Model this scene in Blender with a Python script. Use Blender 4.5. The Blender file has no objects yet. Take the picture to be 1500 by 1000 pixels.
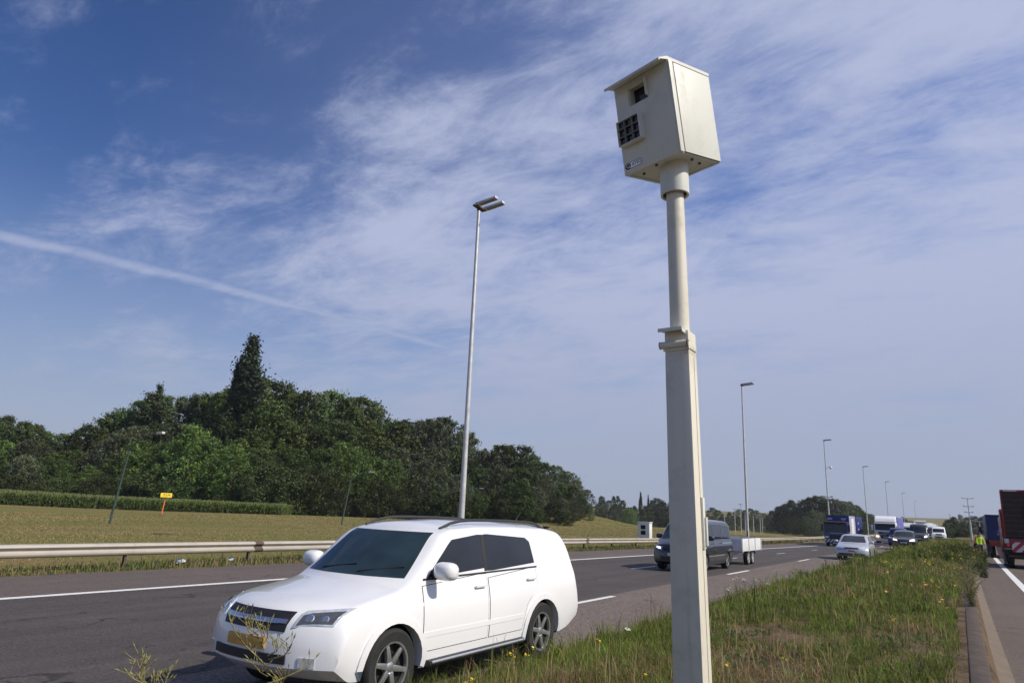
import bpy, bmesh, math, random
import numpy as np
from mathutils import Vector, Matrix
from mathutils.bvhtree import BVHTree

S = bpy.context.scene
C = S.collection
PI = math.pi
R_ = math.radians
random.seed(7)
rng = np.random.default_rng(11)

# ------------------------------------------------------------------ camera
EYE, FOC = 1.95, 1000.0
PITCH, ROLL, AZ = 13.9, 2.4, -32.684


def cam_axes():
    p, a, r = R_(PITCH), R_(AZ), R_(ROLL)
    fwd = Vector((math.sin(a) * math.cos(p), math.cos(a) * math.cos(p), math.sin(p)))
    right = Vector((math.cos(a), -math.sin(a), 0))
    up = right.cross(fwd)
    c, s = math.cos(r), math.sin(r)
    return right * c + up * s, up * c - right * s, fwd


CR, CU, CF = cam_axes()
cd = bpy.data.cameras.new('camera')
cam = bpy.data.objects.new('camera', cd)
C.objects.link(cam)
cd.sensor_width = 36.0
cd.lens = 24.0
cd.clip_start = 0.05
cd.clip_end = 9000
cam.matrix_world = Matrix(((CR.x, CU.x, -CF.x, 0), (CR.y, CU.y, -CF.y, 0), (CR.z, CU.z, -CF.z, EYE), (0, 0, 0, 1)))
S.camera = cam


def at(px, py, d):
    """the place at horizontal distance d seen in the 1500 x 1000 photograph at px, py"""
    v = CF + CR * ((px - 750) / FOC) - CU * ((py - 500) / FOC)
    t = d / math.hypot(v.x, v.y)
    return Vector((v.x * t, v.y * t, v.z * t + EYE))


# ------------------------------------------------------------------ light, sky, exposure
SUN_EL, SUN_AZ = 42.0, 80.0
sd = Vector((math.sin(R_(SUN_AZ)) * math.cos(R_(SUN_EL)), math.cos(R_(SUN_AZ)) * math.cos(R_(SUN_EL)), math.sin(R_(SUN_EL))))
ld = bpy.data.lights.new('sun', 'SUN')
ld.energy = 4.6
ld.angle = R_(0.55)
ld.color = (1.0, 0.93, 0.82)
lo = bpy.data.objects.new('sun', ld)
C.objects.link(lo)
lo.rotation_euler = sd.to_track_quat('Z', 'Y').to_euler()
S.view_settings.view_transform = 'Standard'
S.view_settings.look = 'None'
S.view_settings.exposure = 0.0
S.view_settings.gamma = 1.0

w = bpy.data.worlds.new('World')
S.world = w
w.use_nodes = True


class NT:
    """small helper that adds and joins shader nodes"""

    def __init__(s, tree):
        s.t = tree
        s.n = tree.nodes
        s.n.clear()

    def add(s, typ, ins=None, **kw):
        n = s.n.new(typ)
        for k, v in kw.items():
            setattr(n, k, v)
        for k, v in (ins or {}).items():
            s.set(n.inputs[k], v)
        return n

    def set(s, sock, v):
        if isinstance(v, bpy.types.NodeSocket):
            s.t.links.new(v, sock)
        elif isinstance(v, bpy.types.Node):
            s.t.links.new(v.outputs[0], sock)
        else:
            if isinstance(v, (tuple, list)) and len(v) == 3 and sock.type == 'RGBA':
                v = (*v, 1.0)
            sock.default_value = v

    def math(s, op, a, b=0.0, c=0.0, clamp=False):
        n = s.n.new('ShaderNodeMath')
        n.operation = op
        n.use_clamp = clamp
        for i, v in enumerate((a, b, c)):
            s.set(n.inputs[i], v)
        return n.outputs[0]

    def vmath(s, op, a, b=(0, 0, 0)):
        n = s.n.new('ShaderNodeVectorMath')
        n.operation = op
        s.set(n.inputs[0], a)
        s.set(n.inputs[1], b)
        return n.outputs['Value'] if op in ('DOT_PRODUCT', 'LENGTH') else n.outputs[0]

    def noise(s, vec, scale, detail=4, rough=0.55, dist=0.0):
        n = s.add('ShaderNodeTexNoise', {'Scale': scale, 'Detail': detail, 'Roughness': rough, 'Distortion': dist})
        if vec is not None:
            s.set(n.inputs['Vector'], vec)
        return n.outputs['Fac']

    def ramp(s, fac, lo, hi, a=0.0, b=1.0, smooth=True):
        n = s.n.new('ShaderNodeMapRange')
        n.interpolation_type = 'SMOOTHSTEP' if smooth else 'LINEAR'
        s.set(n.inputs[0], fac)
        for i, v in enumerate((lo, hi, a, b)):
            s.set(n.inputs[i + 1], v)
        return n.outputs[0]

    def mix(s, fac, a, b, typ='MIX'):
        n = s.n.new('ShaderNodeMix')
        n.data_type = 'RGBA'
        n.blend_type = typ
        s.set(n.inputs[0], fac)
        s.set(n.inputs[6], a)
        s.set(n.inputs[7], b)
        return n.outputs[2]


def sky_nodes():
    k = NT(w.node_tree)
    sky = k.add('ShaderNodeTexSky', sky_type='NISHITA', sun_disc=False, sun_elevation=R_(SUN_EL), sun_rotation=R_(SUN_AZ),
                air_density=1.0, dust_density=0.6, ozone_density=3.5, altitude=50)
    hs = k.add('ShaderNodeHueSaturation', {'Hue': 0.515, 'Saturation': 1.20, 'Value': 0.98, 'Color': sky.outputs[0]})
    d = k.add('ShaderNodeTexCoord').outputs['Generated']
    sep = k.add('ShaderNodeSeparateXYZ', {0: d})
    z = sep.outputs['Z']
    zc = k.math('ADD', k.math('MAXIMUM', z, 0.0), 0.12)
    # the clouds lie on a high sheet, so directions are dropped onto a plane
    u = k.math('DIVIDE', sep.outputs['X'], zc)
    v = k.math('DIVIDE', sep.outputs['Y'], zc)
    p = k.add('ShaderNodeCombineXYZ', {0: u, 1: v, 2: 0.0}).outputs[0]
    m1 = k.add('ShaderNodeMapping', {'Vector': p, 'Rotation': (0, 0, R_(20)), 'Scale': (0.8, 1.2, 1), 'Location': (3.1, 1.7, 0)}).outputs[0]
    m2 = k.add('ShaderNodeMapping', {'Vector': p, 'Rotation': (0, 0, R_(24)), 'Scale': (1.0, 1.75, 1), 'Location': (0.4, 5.2, 0)}).outputs[0]
    big = k.noise(m1, 1.05, 4, 0.5, 0.3)
    fine = k.noise(m2, 2.6, 10, 0.68, 0.45)
    wisp = k.noise(m2, 8.5, 8, 0.7, 0.3)
    cover = k.math('ADD', k.math('MULTIPLY', big, 0.55), k.math('ADD', k.math('MULTIPLY', fine, 0.40), k.math('MULTIPLY', wisp, 0.16)))
    # more of it to the right of the road than to the left
    side = k.vmath('DOT_PRODUCT', d, (0.86, 0.45, -0.55))
    cover = k.math('ADD', cover, k.ramp(side, -0.95, 0.05, -0.13, 0.125, False))
    behind = k.vmath('DOT_PRODUCT', d, (-0.35, 0.9, 0.1))
    cover = k.math('SUBTRACT', cover, k.ramp(behind, 0.25, -0.35, 0.0, 0.13, False))
    cl = k.ramp(cover, 0.455, 0.70, 0.0, 0.93)
    veil = k.math('MULTIPLY', k.ramp(k.math('ADD', k.math('MULTIPLY', big, 0.6), k.math('MULTIPLY', fine, 0.4)), 0.22, 0.62, 0.25, 1.0), k.ramp(side, -0.80, -0.02, 0.0, 0.46, False))
    veil = k.math('MULTIPLY', veil, k.ramp(behind, -0.35, 0.25))
    cl = k.math('SUBTRACT', k.math('ADD', cl, veil), k.math('MULTIPLY', cl, veil))
    # old contrails: straight bands on that sheet
    pw = k.vmath('ADD', p, k.add('ShaderNodeCombineXYZ', {0: k.math('MULTIPLY', k.math('SUBTRACT', fine, 0.5), 0.10), 1: k.math('MULTIPLY', k.math('SUBTRACT', big, 0.5), 0.16), 2: 0.0}).outputs[0])

    def contrail(a, b, wid, strg):
        da, db = (at(*a, 1.0) - Vector((0, 0, EYE))).normalized(), (at(*b, 1.0) - Vector((0, 0, EYE))).normalized()
        A = Vector((da.x, da.y)) / (da.z + 0.12)
        B = Vector((db.x, db.y)) / (db.z + 0.12)
        t = (B - A).normalized()
        nrm = Vector((-t.y, t.x))
        off = k.math('SUBTRACT', k.vmath('DOT_PRODUCT', pw, (nrm.x, nrm.y, 0)), nrm.dot(A))
        along = k.math('SUBTRACT', k.vmath('DOT_PRODUCT', pw, (t.x, t.y, 0)), t.dot(A))
        ln = (B - A).length
        band = k.ramp(k.math('ABSOLUTE', off), 0.0, wid, 1.0, 0.0)
        ends = k.math('MULTIPLY', k.ramp(along, -0.3 * ln, 0.05 * ln), k.ramp(along, 0.9 * ln, 1.3 * ln, 1.0, 0.0))
        mod = k.ramp(k.math('ADD', k.math('MULTIPLY', fine, 0.6), k.math('MULTIPLY', wisp, 0.4)), 0.25, 0.6, 0.35, 1.0)
        return k.math('MULTIPLY', k.math('MULTIPLY', band, ends), k.math('MULTIPLY', mod, strg))

    c1 = contrail((0, 345), (640, 505), 0.07, 0.72)
    c2 = contrail((1010, 470), (1500, 424), 0.16, 0.8)
    c3 = contrail((1060, 515), (1290, 615), 0.12, 0.2)
    cl = k.math('MAXIMUM', cl, k.math('MAXIMUM', c1, k.math('MAXIMUM', c2, c3)))
    cl = k.math('MULTIPLY', cl, k.ramp(z, 0.02, 0.12, 0.35, 1.0))
    # the sky is brighter on the side where the sun stands
    glow = k.ramp(side, -0.85, 0.05, 1.0, 1.5)
    base = k.vmath('MULTIPLY', hs.outputs[0], k.add('ShaderNodeCombineXYZ', {0: glow, 1: glow, 2: glow}).outputs[0])
    col = k.mix(cl, base, (4.95, 5.45, 7.5, 1))
    # low haze that greys the sky towards the horizon
    hz = k.ramp(z, -0.02, 0.42, 0.94, 0.0)
    col = k.mix(hz, col, (3.65, 4.15, 5.6, 1))
    bg = k.add('ShaderNodeBackground', {'Color': col, 'Strength': 0.095})
    k.add('ShaderNodeOutputWorld', {0: bg.outputs[0]})


sky_nodes()


# ------------------------------------------------------------------ materials
def new_mat(name):
    m = bpy.data.materials.new(name)
    m.use_nodes = True
    return m, NT(m.node_tree)


def pm(name, col, rough=0.5, metal=0.0, var=0.12, scale=6.0, bump=0.0, coat=0.0, bscale=None, spec=0.5, dirt=None, trans=0.0):
    """principled material whose colour wanders a little over the object"""
    m, k = new_mat(name)
    tc = k.add('ShaderNodeTexCoord').outputs['Object']
    n = k.noise(tc, scale, 5, 0.6)
    dark = tuple(c * (1 - var) for c in col)
    lite = tuple(min(1, c * (1 + var)) for c in col)
    c = k.mix(k.ramp(n, 0.3, 0.7), dark, lite)
    if dirt:
        dn = k.noise(tc, dirt[1], 6, 0.7)
        c = k.mix(k.ramp(dn, dirt[2], dirt[2] + 0.2, 0, dirt[3]), c, dirt[0])
    b = k.add('ShaderNodeBsdfPrincipled', {'Base Color': c, 'Roughness': k.ramp(n, 0.2, 0.8, rough * 0.88, min(1, rough * 1.12)), 'Metallic': metal,
                                           'Coat Weight': coat, 'Coat Roughness': 0.04, 'Specular IOR Level': spec})
    if bump:
        bn = k.add('ShaderNodeBump', {'Strength': bump, 'Distance': 0.02, 'Height': k.noise(tc, bscale or scale * 4, 6, 0.6)})
        k.set(b.inputs['Normal'], bn.outputs[0])
    k.add('ShaderNodeOutputMaterial', {0: b.outputs[0]})
    return m


def streaked(name, col, dirt, rough):
    m, k = new_mat(name)
    tc = k.add('ShaderNodeTexCoord').outputs['Object']
    st = k.noise(k.add('ShaderNodeMapping', {'Vector': tc, 'Scale': (26, 26, 0.9)}).outputs[0], 1.0, 5, 0.65)
    bl = k.noise(tc, 3.0, 6, 0.65)
    sp = k.noise(tc, 45, 3, 0.6)
    f = k.math('ADD', k.math('MULTIPLY', k.ramp(st, 0.5, 0.78), 0.28), k.math('MULTIPLY', k.ramp(bl, 0.48, 0.72), 0.38))
    f = k.math('MAXIMUM', f, k.math('MULTIPLY', k.ramp(sp, 0.70, 0.76), 0.5))
    c = k.mix(f, col, dirt)
    bn = k.add('ShaderNodeBump', {'Strength': 0.06, 'Distance': 0.01, 'Height': k.noise(tc, 60, 4, 0.6)})
    b = k.add('ShaderNodeBsdfPrincipled', {'Base Color': c, 'Roughness': k.ramp(f, 0, 0.6, rough, rough + 0.3), 'Normal': bn.outputs[0]})
    k.add('ShaderNodeOutputMaterial', {0: b.outputs[0]})
    return m


def leaf_mat(name, trans=0.3, rough=0.6, vary=0.25):
    m, k = new_mat(name)
    at_ = k.add('ShaderNodeAttribute', attribute_name='Col').outputs['Color']
    oi = k.add('ShaderNodeObjectInfo').outputs['Random']
    hs = k.add('ShaderNodeHueSaturation', {'Hue': k.ramp(oi, 0, 1, 0.5 - 0.02, 0.5 + 0.02, False), 'Saturation': 0.95,
                                           'Value': k.ramp(oi, 0, 1, 1 - vary, 1 + vary, False), 'Color': at_})
    b = k.add('ShaderNodeBsdfPrincipled', {'Base Color': hs.outputs[0], 'Roughness': rough, 'Specular IOR Level': 0.25})
    t = k.add('ShaderNodeBsdfTranslucent', {'Color': hs.outputs[0]})
    mx = k.add('ShaderNodeMixShader', {0: trans, 1: b.outputs[0], 2: t.outputs[0]})
    k.add('ShaderNodeOutputMaterial', {0: mx.outputs[0]})
    return m


def asphalt(name, c0, c1, grain, streak=0.15, patch=0.2):
    m, k = new_mat(name)
    p = k.add('ShaderNodeNewGeometry').outputs['Position']
    sp = k.add('ShaderNodeTexVoronoi', {'Vector': p, 'Scale': grain}).outputs['Color']
    spv = k.add('ShaderNodeSeparateColor', {0: sp}).outputs[0]
    big = k.noise(p, 0.35, 5, 0.6)
    st = k.noise(k.add('ShaderNodeMapping', {'Vector': p, 'Scale': (1.3, 0.02, 1)}).outputs[0], 1.4, 4, 0.6)
    c = k.mix(spv, c0, c1)
    c = k.mix(k.ramp(st, 0.38, 0.62, 0, streak), c, (0.026, 0.024, 0.024, 1))
    c = k.mix(k.ramp(big, 0.4, 0.75, 0, patch), c, tuple(v * 1.35 for v in c1))
    cv = k.add('ShaderNodeTexVoronoi', {'Vector': k.vmath('ADD', k.add('ShaderNodeMapping', {'Vector': p, 'Scale': (0.5, 0.16, 1)}).outputs[0], k.add('ShaderNodeTexNoise', {'Vector': p, 'Scale': 0.9, 'Detail': 5}).outputs['Color']), 'Scale': 0.55}, feature='DISTANCE_TO_EDGE').outputs['Distance']
    crack = k.math('MULTIPLY', k.ramp(cv, 0.004, 0.011, 1.0, 0.0), k.ramp(big, 0.42, 0.6, 0.0, 0.65))
    c = k.mix(crack, c, tuple(v * 0.35 for v in c0))
    stain = k.noise(p, 2.3, 4, 0.7)
    c = k.mix(k.ramp(stain, 0.62, 0.72, 0, 0.30), c, tuple(v * 0.6 for v in c0))
    n2 = k.noise(p, grain * 0.8, 3, 0.6)
    bn = k.add('ShaderNodeBump', {'Strength': 0.5, 'Distance': 0.008, 'Height': n2})
    b = k.add('ShaderNodeBsdfPrincipled', {'Base Color': c, 'Roughness': 0.85, 'Specular IOR Level': 0.3, 'Normal': bn.outputs[0]})
    k.add('ShaderNodeOutputMaterial', {0: b.outputs[0]})
    return m


def ground_mat():
    m, k = new_mat('ground soil and short grass')
    p = k.add('ShaderNodeNewGeometry').outputs['Position']
    x = k.add('ShaderNodeSeparateXYZ', {0: p}).outputs['X']
    n1 = k.noise(p, 0.12, 5, 0.6)
    n2 = k.noise(p, 1.7, 6, 0.65)
    n3 = k.noise(k.add('ShaderNodeMapping', {'Vector': p, 'Scale': (1, 1, 0.2)}).outputs[0], 14, 4, 0.7)
    dry = k.mix(k.ramp(n3, 0.3, 0.7), (0.16, 0.112, 0.05), (0.27, 0.195, 0.092))
    grn = k.mix(k.ramp(n3, 0.3, 0.7), (0.095, 0.10, 0.03), (0.185, 0.18, 0.055))
    n4 = k.noise(k.add('ShaderNodeMapping', {'Vector': p, 'Rotation': (0, 0, R_(4)), 'Scale': (0.35, 0.03, 1)}).outputs[0], 1.0, 4, 0.6)
    f = k.math('ADD', k.math('ADD', k.math('MULTIPLY', n1, 0.35), k.math('MULTIPLY', n4, 0.35)), k.math('MULTIPLY', n2, 0.3))
    fld = k.mix(k.ramp(f, 0.38, 0.58), dry, grn)
    soil = k.mix(k.ramp(n2, 0.35, 0.65), (0.075, 0.052, 0.032), (0.16, 0.115, 0.07))
    med = k.math('MULTIPLY', k.ramp(x, -9, -8, 0, 1), k.ramp(x, 20, 22, 1, 0))
    med = k.math('MULTIPLY', med, k.ramp(k.add('ShaderNodeSeparateXYZ', {0: p}).outputs['Y'], 150, 260, 1, 0))
    c = k.mix(med, fld, soil)
    bn = k.add('ShaderNodeBump', {'Strength': 0.9, 'Distance': 0.06, 'Height': n3})
    b = k.add('ShaderNodeBsdfPrincipled', {'Base Color': c, 'Roughness': 0.95, 'Specular IOR Level': 0.1, 'Normal': bn.outputs[0]})
    k.add('ShaderNodeOutputMaterial', {0: b.outputs[0]})
    return m


def glass_mat(name, col, rough=0.04):
    m, k = new_mat(name)
    tc = k.add('ShaderNodeTexCoord').outputs['Object']
    n = k.noise(tc, 1.3, 3, 0.5)
    b = k.add('ShaderNodeBsdfPrincipled', {'Base Color': k.mix(k.ramp(n, 0.35, 0.65), tuple(c * 0.6 for c in col), col), 'Roughness': rough, 'IOR': 1.5,
                                           'Specular IOR Level': 0.55})
    k.add('ShaderNodeOutputMaterial', {0: b.outputs[0]})
    return m


def lamp_mat(name, col, strength):
    m, k = new_mat(name)
    b = k.add('ShaderNodeBsdfPrincipled', {'Base Color': col, 'Roughness': 0.15, 'Emission Color': col, 'Emission Strength': strength})
    k.add('ShaderNodeOutputMaterial', {0: b.outputs[0]})
    return m


def chevron_mat(name, c1, c2, freq, slope, axis='X'):
    m, k = new_mat(name)
    o = k.add('ShaderNodeTexCoord').outputs['Object']
    s = k.add('ShaderNodeSeparateXYZ', {0: o})
    v = k.math('ADD', s.outputs['X'], k.math('MULTIPLY', s.outputs['Z'], slope))
    f = k.math('GREATER_THAN', k.math('FRACT', k.math('MULTIPLY', k.math('ADD', v, 40.0), freq)), 0.5)
    b = k.add('ShaderNodeBsdfPrincipled', {'Base Color': k.mix(f, c1, c2), 'Roughness': 0.4})
    k.add('ShaderNodeOutputMaterial', {0: b.outputs[0]})
    return m


M = {
    'ground': ground_mat(),
    'asphalt': asphalt('dark lane asphalt', (0.044, 0.037, 0.034), (0.104, 0.089, 0.082), 55, 0.28),
    'rough': asphalt('coarse pale asphalt', (0.060, 0.050, 0.043), (0.225, 0.178, 0.150), 38, 0.12),
    'shoulder': asphalt('worn shoulder asphalt', (0.075, 0.060, 0.052), (0.15, 0.122, 0.106), 50, 0.1),
    'concrete_road': asphalt('grey brown road concrete', (0.085, 0.066, 0.052), (0.145, 0.115, 0.092), 45, 0.12),
    'paint_line': pm('worn white road paint', (0.70, 0.69, 0.66), 0.7, 0, 0.08, 9, dirt=((0.25, 0.24, 0.23, 1), 5, 0.52, 0.5)),
    'kerb': pm('weathered kerb concrete', (0.125, 0.095, 0.066), 0.9, 0, 0.22, 3, 0.5, dirt=((0.09, 0.07, 0.05, 1), 2.2, 0.5, 0.6)),
    'kerb_dirt': pm('dirt stained kerb top', (0.072, 0.050, 0.037), 0.95, 0, 0.3, 4, 0.7, dirt=((0.13, 0.10, 0.075, 1), 3, 0.55, 0.5)),
    'cream': streaked('cream painted steel', (0.64, 0.64, 0.56, 1), (0.42, 0.40, 0.32, 1), 0.45),
    'cream_dirty': streaked('cream paint weathered grey', (0.66, 0.62, 0.50, 1), (0.33, 0.30, 0.22, 1), 0.5),
    'grid_grey': pm('grimy grey flash grid', (0.20, 0.19, 0.16), 0.7, 0, 0.15, 20),
    'dark_gap': pm('dark rubber seam', (0.02, 0.02, 0.02), 0.8),
    'steel': pm('galvanised steel', (0.56, 0.56, 0.55), 0.5, 0.35, 0.1, 2.5, dirt=((0.35, 0.34, 0.32, 1), 1.2, 0.5, 0.4)),
    'rail': pm('weathered guardrail steel', (0.38, 0.345, 0.295), 0.6, 0.15, 0.1, 1.6, dirt=((0.24, 0.20, 0.16, 1), 0.8, 0.52, 0.45)),
    'rust': pm('dark rusty steel', (0.10, 0.075, 0.06), 0.8, 0.2, 0.25, 6),
    'lamp_glass': pm('frosted lamp glass', (0.22, 0.21, 0.20), 0.3, 0, 0.1, 8),
    'green_metal': pm('dull green painted steel', (0.055, 0.085, 0.075), 0.5, 0.1, 0.2, 4),
    'white_paint': pm('white car paint', (0.79, 0.79, 0.785), 0.3, 0, 0.015, 1.5, coat=1.0),
    'silver_paint': pm('silver car paint', (0.50, 0.51, 0.54), 0.34, 0.35, 0.03, 3, coat=0.8),
    'van_paint': pm('dark blue grey van paint', (0.014, 0.015, 0.026), 0.3, 0.1, 0.08, 3, coat=1.0),
    'black_paint': pm('black car paint', (0.014, 0.014, 0.016), 0.28, 0, 0.1, 3, coat=1.0),
    'blue_paint': pm('deep blue truck paint', (0.010, 0.022, 0.13), 0.35, 0, 0.12, 2, coat=0.5),
    'blue_box': pm('blue container paint', (0.016, 0.025, 0.135), 0.5, 0, 0.15, 1.2),
    'grey_box': pm('grey lilac truck side', (0.36, 0.35, 0.44), 0.5, 0, 0.06, 1.2),
    'curtain': pm('blue trailer curtain', (0.095, 0.10, 0.33), 0.55, 0, 0.08, 1.2, 0.2, bscale=3),
    'truck_white': pm('white truck paint', (0.78, 0.78, 0.77), 0.4, 0, 0.03, 2, coat=0.4),
    'red_paint': pm('red truck paint', (0.24, 0.013, 0.016), 0.45, 0, 0.15, 3, coat=0.3),
    'pink_paint': pm('faded pinkish ramp plate', (0.42, 0.22, 0.20), 0.7, 0, 0.12, 3),
    'wood': pm('dark stained ramp boards', (0.045, 0.03, 0.026), 0.85, 0, 0.35, 4, 0.4),
    'yellow_paint': pm('yellow machine paint', (0.62, 0.33, 0.02), 0.5, 0, 0.1, 4),
    'orange_paint': pm('orange post paint', (0.75, 0.20, 0.05), 0.5, 0, 0.12, 5),
    'sign_yellow': pm('yellow marker sheet', (0.75, 0.52, 0.02), 0.45, 0, 0.06, 5),
    'rubber': pm('tyre rubber', (0.018, 0.018, 0.018), 0.85, 0, 0.2, 9, 0.2),
    'alloy': pm('alloy wheel metal', (0.62, 0.62, 0.63), 0.3, 0.85, 0.06, 7),
    'chrome': pm('polished trim metal', (0.75, 0.76, 0.78), 0.15, 0.9, 0.04, 7),
    'plastic': pm('black trim plastic', (0.02, 0.02, 0.022), 0.55, 0, 0.15, 8),
    'well': pm('dark underbody', (0.012, 0.012, 0.012), 0.9),
    'glass_dark': glass_mat('dark car glass', (0.020, 0.024, 0.032)),
    'glass_blue': glass_mat('bluish windscreen glass', (0.030, 0.050, 0.060)),
    'lens_glass': glass_mat('dark camera glass', (0.012, 0.013, 0.018), 0.06),
    'lamp_inside': pm('dark headlamp inside', (0.10, 0.105, 0.115), 0.1, 0.2, 0.2, 14, coat=1),
    'headlight': pm('clear headlight lens', (0.62, 0.65, 0.68), 0.12, 0.3, 0.2, 14, coat=1),
    'lit_lamp': lamp_mat('lit headlamp', (1.0, 0.90, 0.72), 2.2),
    'lit_warm': lamp_mat('lit warm headlamp', (1.0, 0.72, 0.48), 1.4),
    'amber': pm('amber lamp', (0.7, 0.22, 0.02), 0.2, coat=1),
    'tail_red': pm('red tail lamp', (0.5, 0.02, 0.02), 0.2, coat=1),
    'plate_yellow': pm('amber number plate', (0.52, 0.30, 0.06), 0.5),
    'plate_white': pm('pale number plate', (0.62, 0.58, 0.58), 0.5),
    'plate_red': pm('dark red lettering', (0.28, 0.03, 0.04), 0.6),
    'ink': pm('black ink', (0.012, 0.012, 0.012), 0.6),
    'badge_white': pm('glossy white badge', (0.88, 0.88, 0.88), 0.3),
    'white_ink': pm('white lettering', (0.72, 0.72, 0.72), 0.5),
    'cover': pm('white trailer boards', (0.66, 0.66, 0.66), 0.55, 0, 0.06, 3),
    'cabinet': pm('pale grey cabinet', (0.70, 0.69, 0.66), 0.5, 0, 0.06, 2),
    'chev_wb': chevron_mat('white and dark blue chevrons', (0.65, 0.65, 0.68, 1), (0.012, 0.02, 0.09, 1), 2.6, -1.0),
    'chev_rw': chevron_mat('red and white chevrons', (0.62, 0.60, 0.58, 1), (0.42, 0.02, 0.03, 1), 2.1, -1.0),
    'leaf': leaf_mat('tree leaves', 0.25, 0.6, 0.5),
    'grass': leaf_mat('grass blades', 0.35, 0.7, 0.0),
    'bark': pm('grey brown bark', (0.13, 0.10, 0.075), 0.95, 0, 0.3, 4, 0.6),
    'petal': pm('yellow petals', (0.80, 0.60, 0.02), 0.6, 0, 0.1, 20),
    'petal_white': pm('whitish flower heads', (0.70, 0.68, 0.55), 0.7, 0, 0.1, 20),
    'stem': pm('dry weed stem', (0.22, 0.19, 0.07), 0.8, 0, 0.25, 20),
    'pod': pm('yellow green seed pods', (0.20, 0.19, 0.06), 0.8, 0, 0.25, 20),
    'stem_green': pm('green weed stem', (0.09, 0.13, 0.035), 0.8, 0, 0.25, 20),
    'hivis': pm('fluorescent yellow cloth', (0.55, 0.80, 0.04), 0.8, 0, 0.08, 6),
    'hivis_orange': pm('fluorescent orange cloth', (0.85, 0.22, 0.04), 0.8, 0, 0.08, 6),
    'skin': pm('skin', (0.42, 0.26, 0.19), 0.6, 0, 0.06, 12),
    'cloth_dark': pm('dark work trousers', (0.03, 0.035, 0.06), 0.9, 0, 0.15, 9),
    'hair': pm('brown hair', (0.05, 0.03, 0.02), 0.7, 0, 0.2, 30),
    'wall_pale': pm('pale warehouse cladding', (0.55, 0.53, 0.50), 0.7, 0, 0.05, 0.2),
    'wall_grey': pm('grey warehouse cladding', (0.28, 0.29, 0.32), 0.7, 0, 0.06, 0.2),
    'roof_grey': pm('grey metal roofing', (0.30, 0.31, 0.33), 0.6, 0, 0.08, 0.2),
    'litter': pm('crumpled white litter', (0.6, 0.62, 0.64), 0.6),
}


# ------------------------------------------------------------------ object helpers
def tag(o, label=None, cat=None, group=None, kind=None):
    for k_, v_ in (('label', label), ('category', cat), ('group', group), ('kind', kind)):
        if v_:
            o[k_] = v_
    return o


def thing(name, label, cat, loc=(0, 0, 0), rotz=0.0, group=None):
    o = bpy.data.objects.new(name, None)
    C.objects.link(o)
    o.location = loc
    o.rotation_euler = (0, 0, rotz)
    o.empty_display_size = 0.3
    return tag(o, label, cat, group)


def link(name, me, parent=None):
    o = bpy.data.objects.new(name, me)
    C.objects.link(o)
    if parent is not None:
        o.parent = parent
    return o


def dup(root, loc, rotz=None, label=None, scale=None):
    r = root.copy()
    C.objects.link(r)
    r.location = loc
    if rotz is not None:
        r.rotation_euler = (root.rotation_euler.x, root.rotation_euler.y, rotz)
    if scale is not None:
        r.scale = scale
    if label:
        r['label'] = label
    for ch in list(root.children):
        c = ch.copy()
        C.objects.link(c)
        c.parent = r
        for g in list(ch.children):
            q = g.copy()
            C.objects.link(q)
            q.parent = c
    return r


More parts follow.
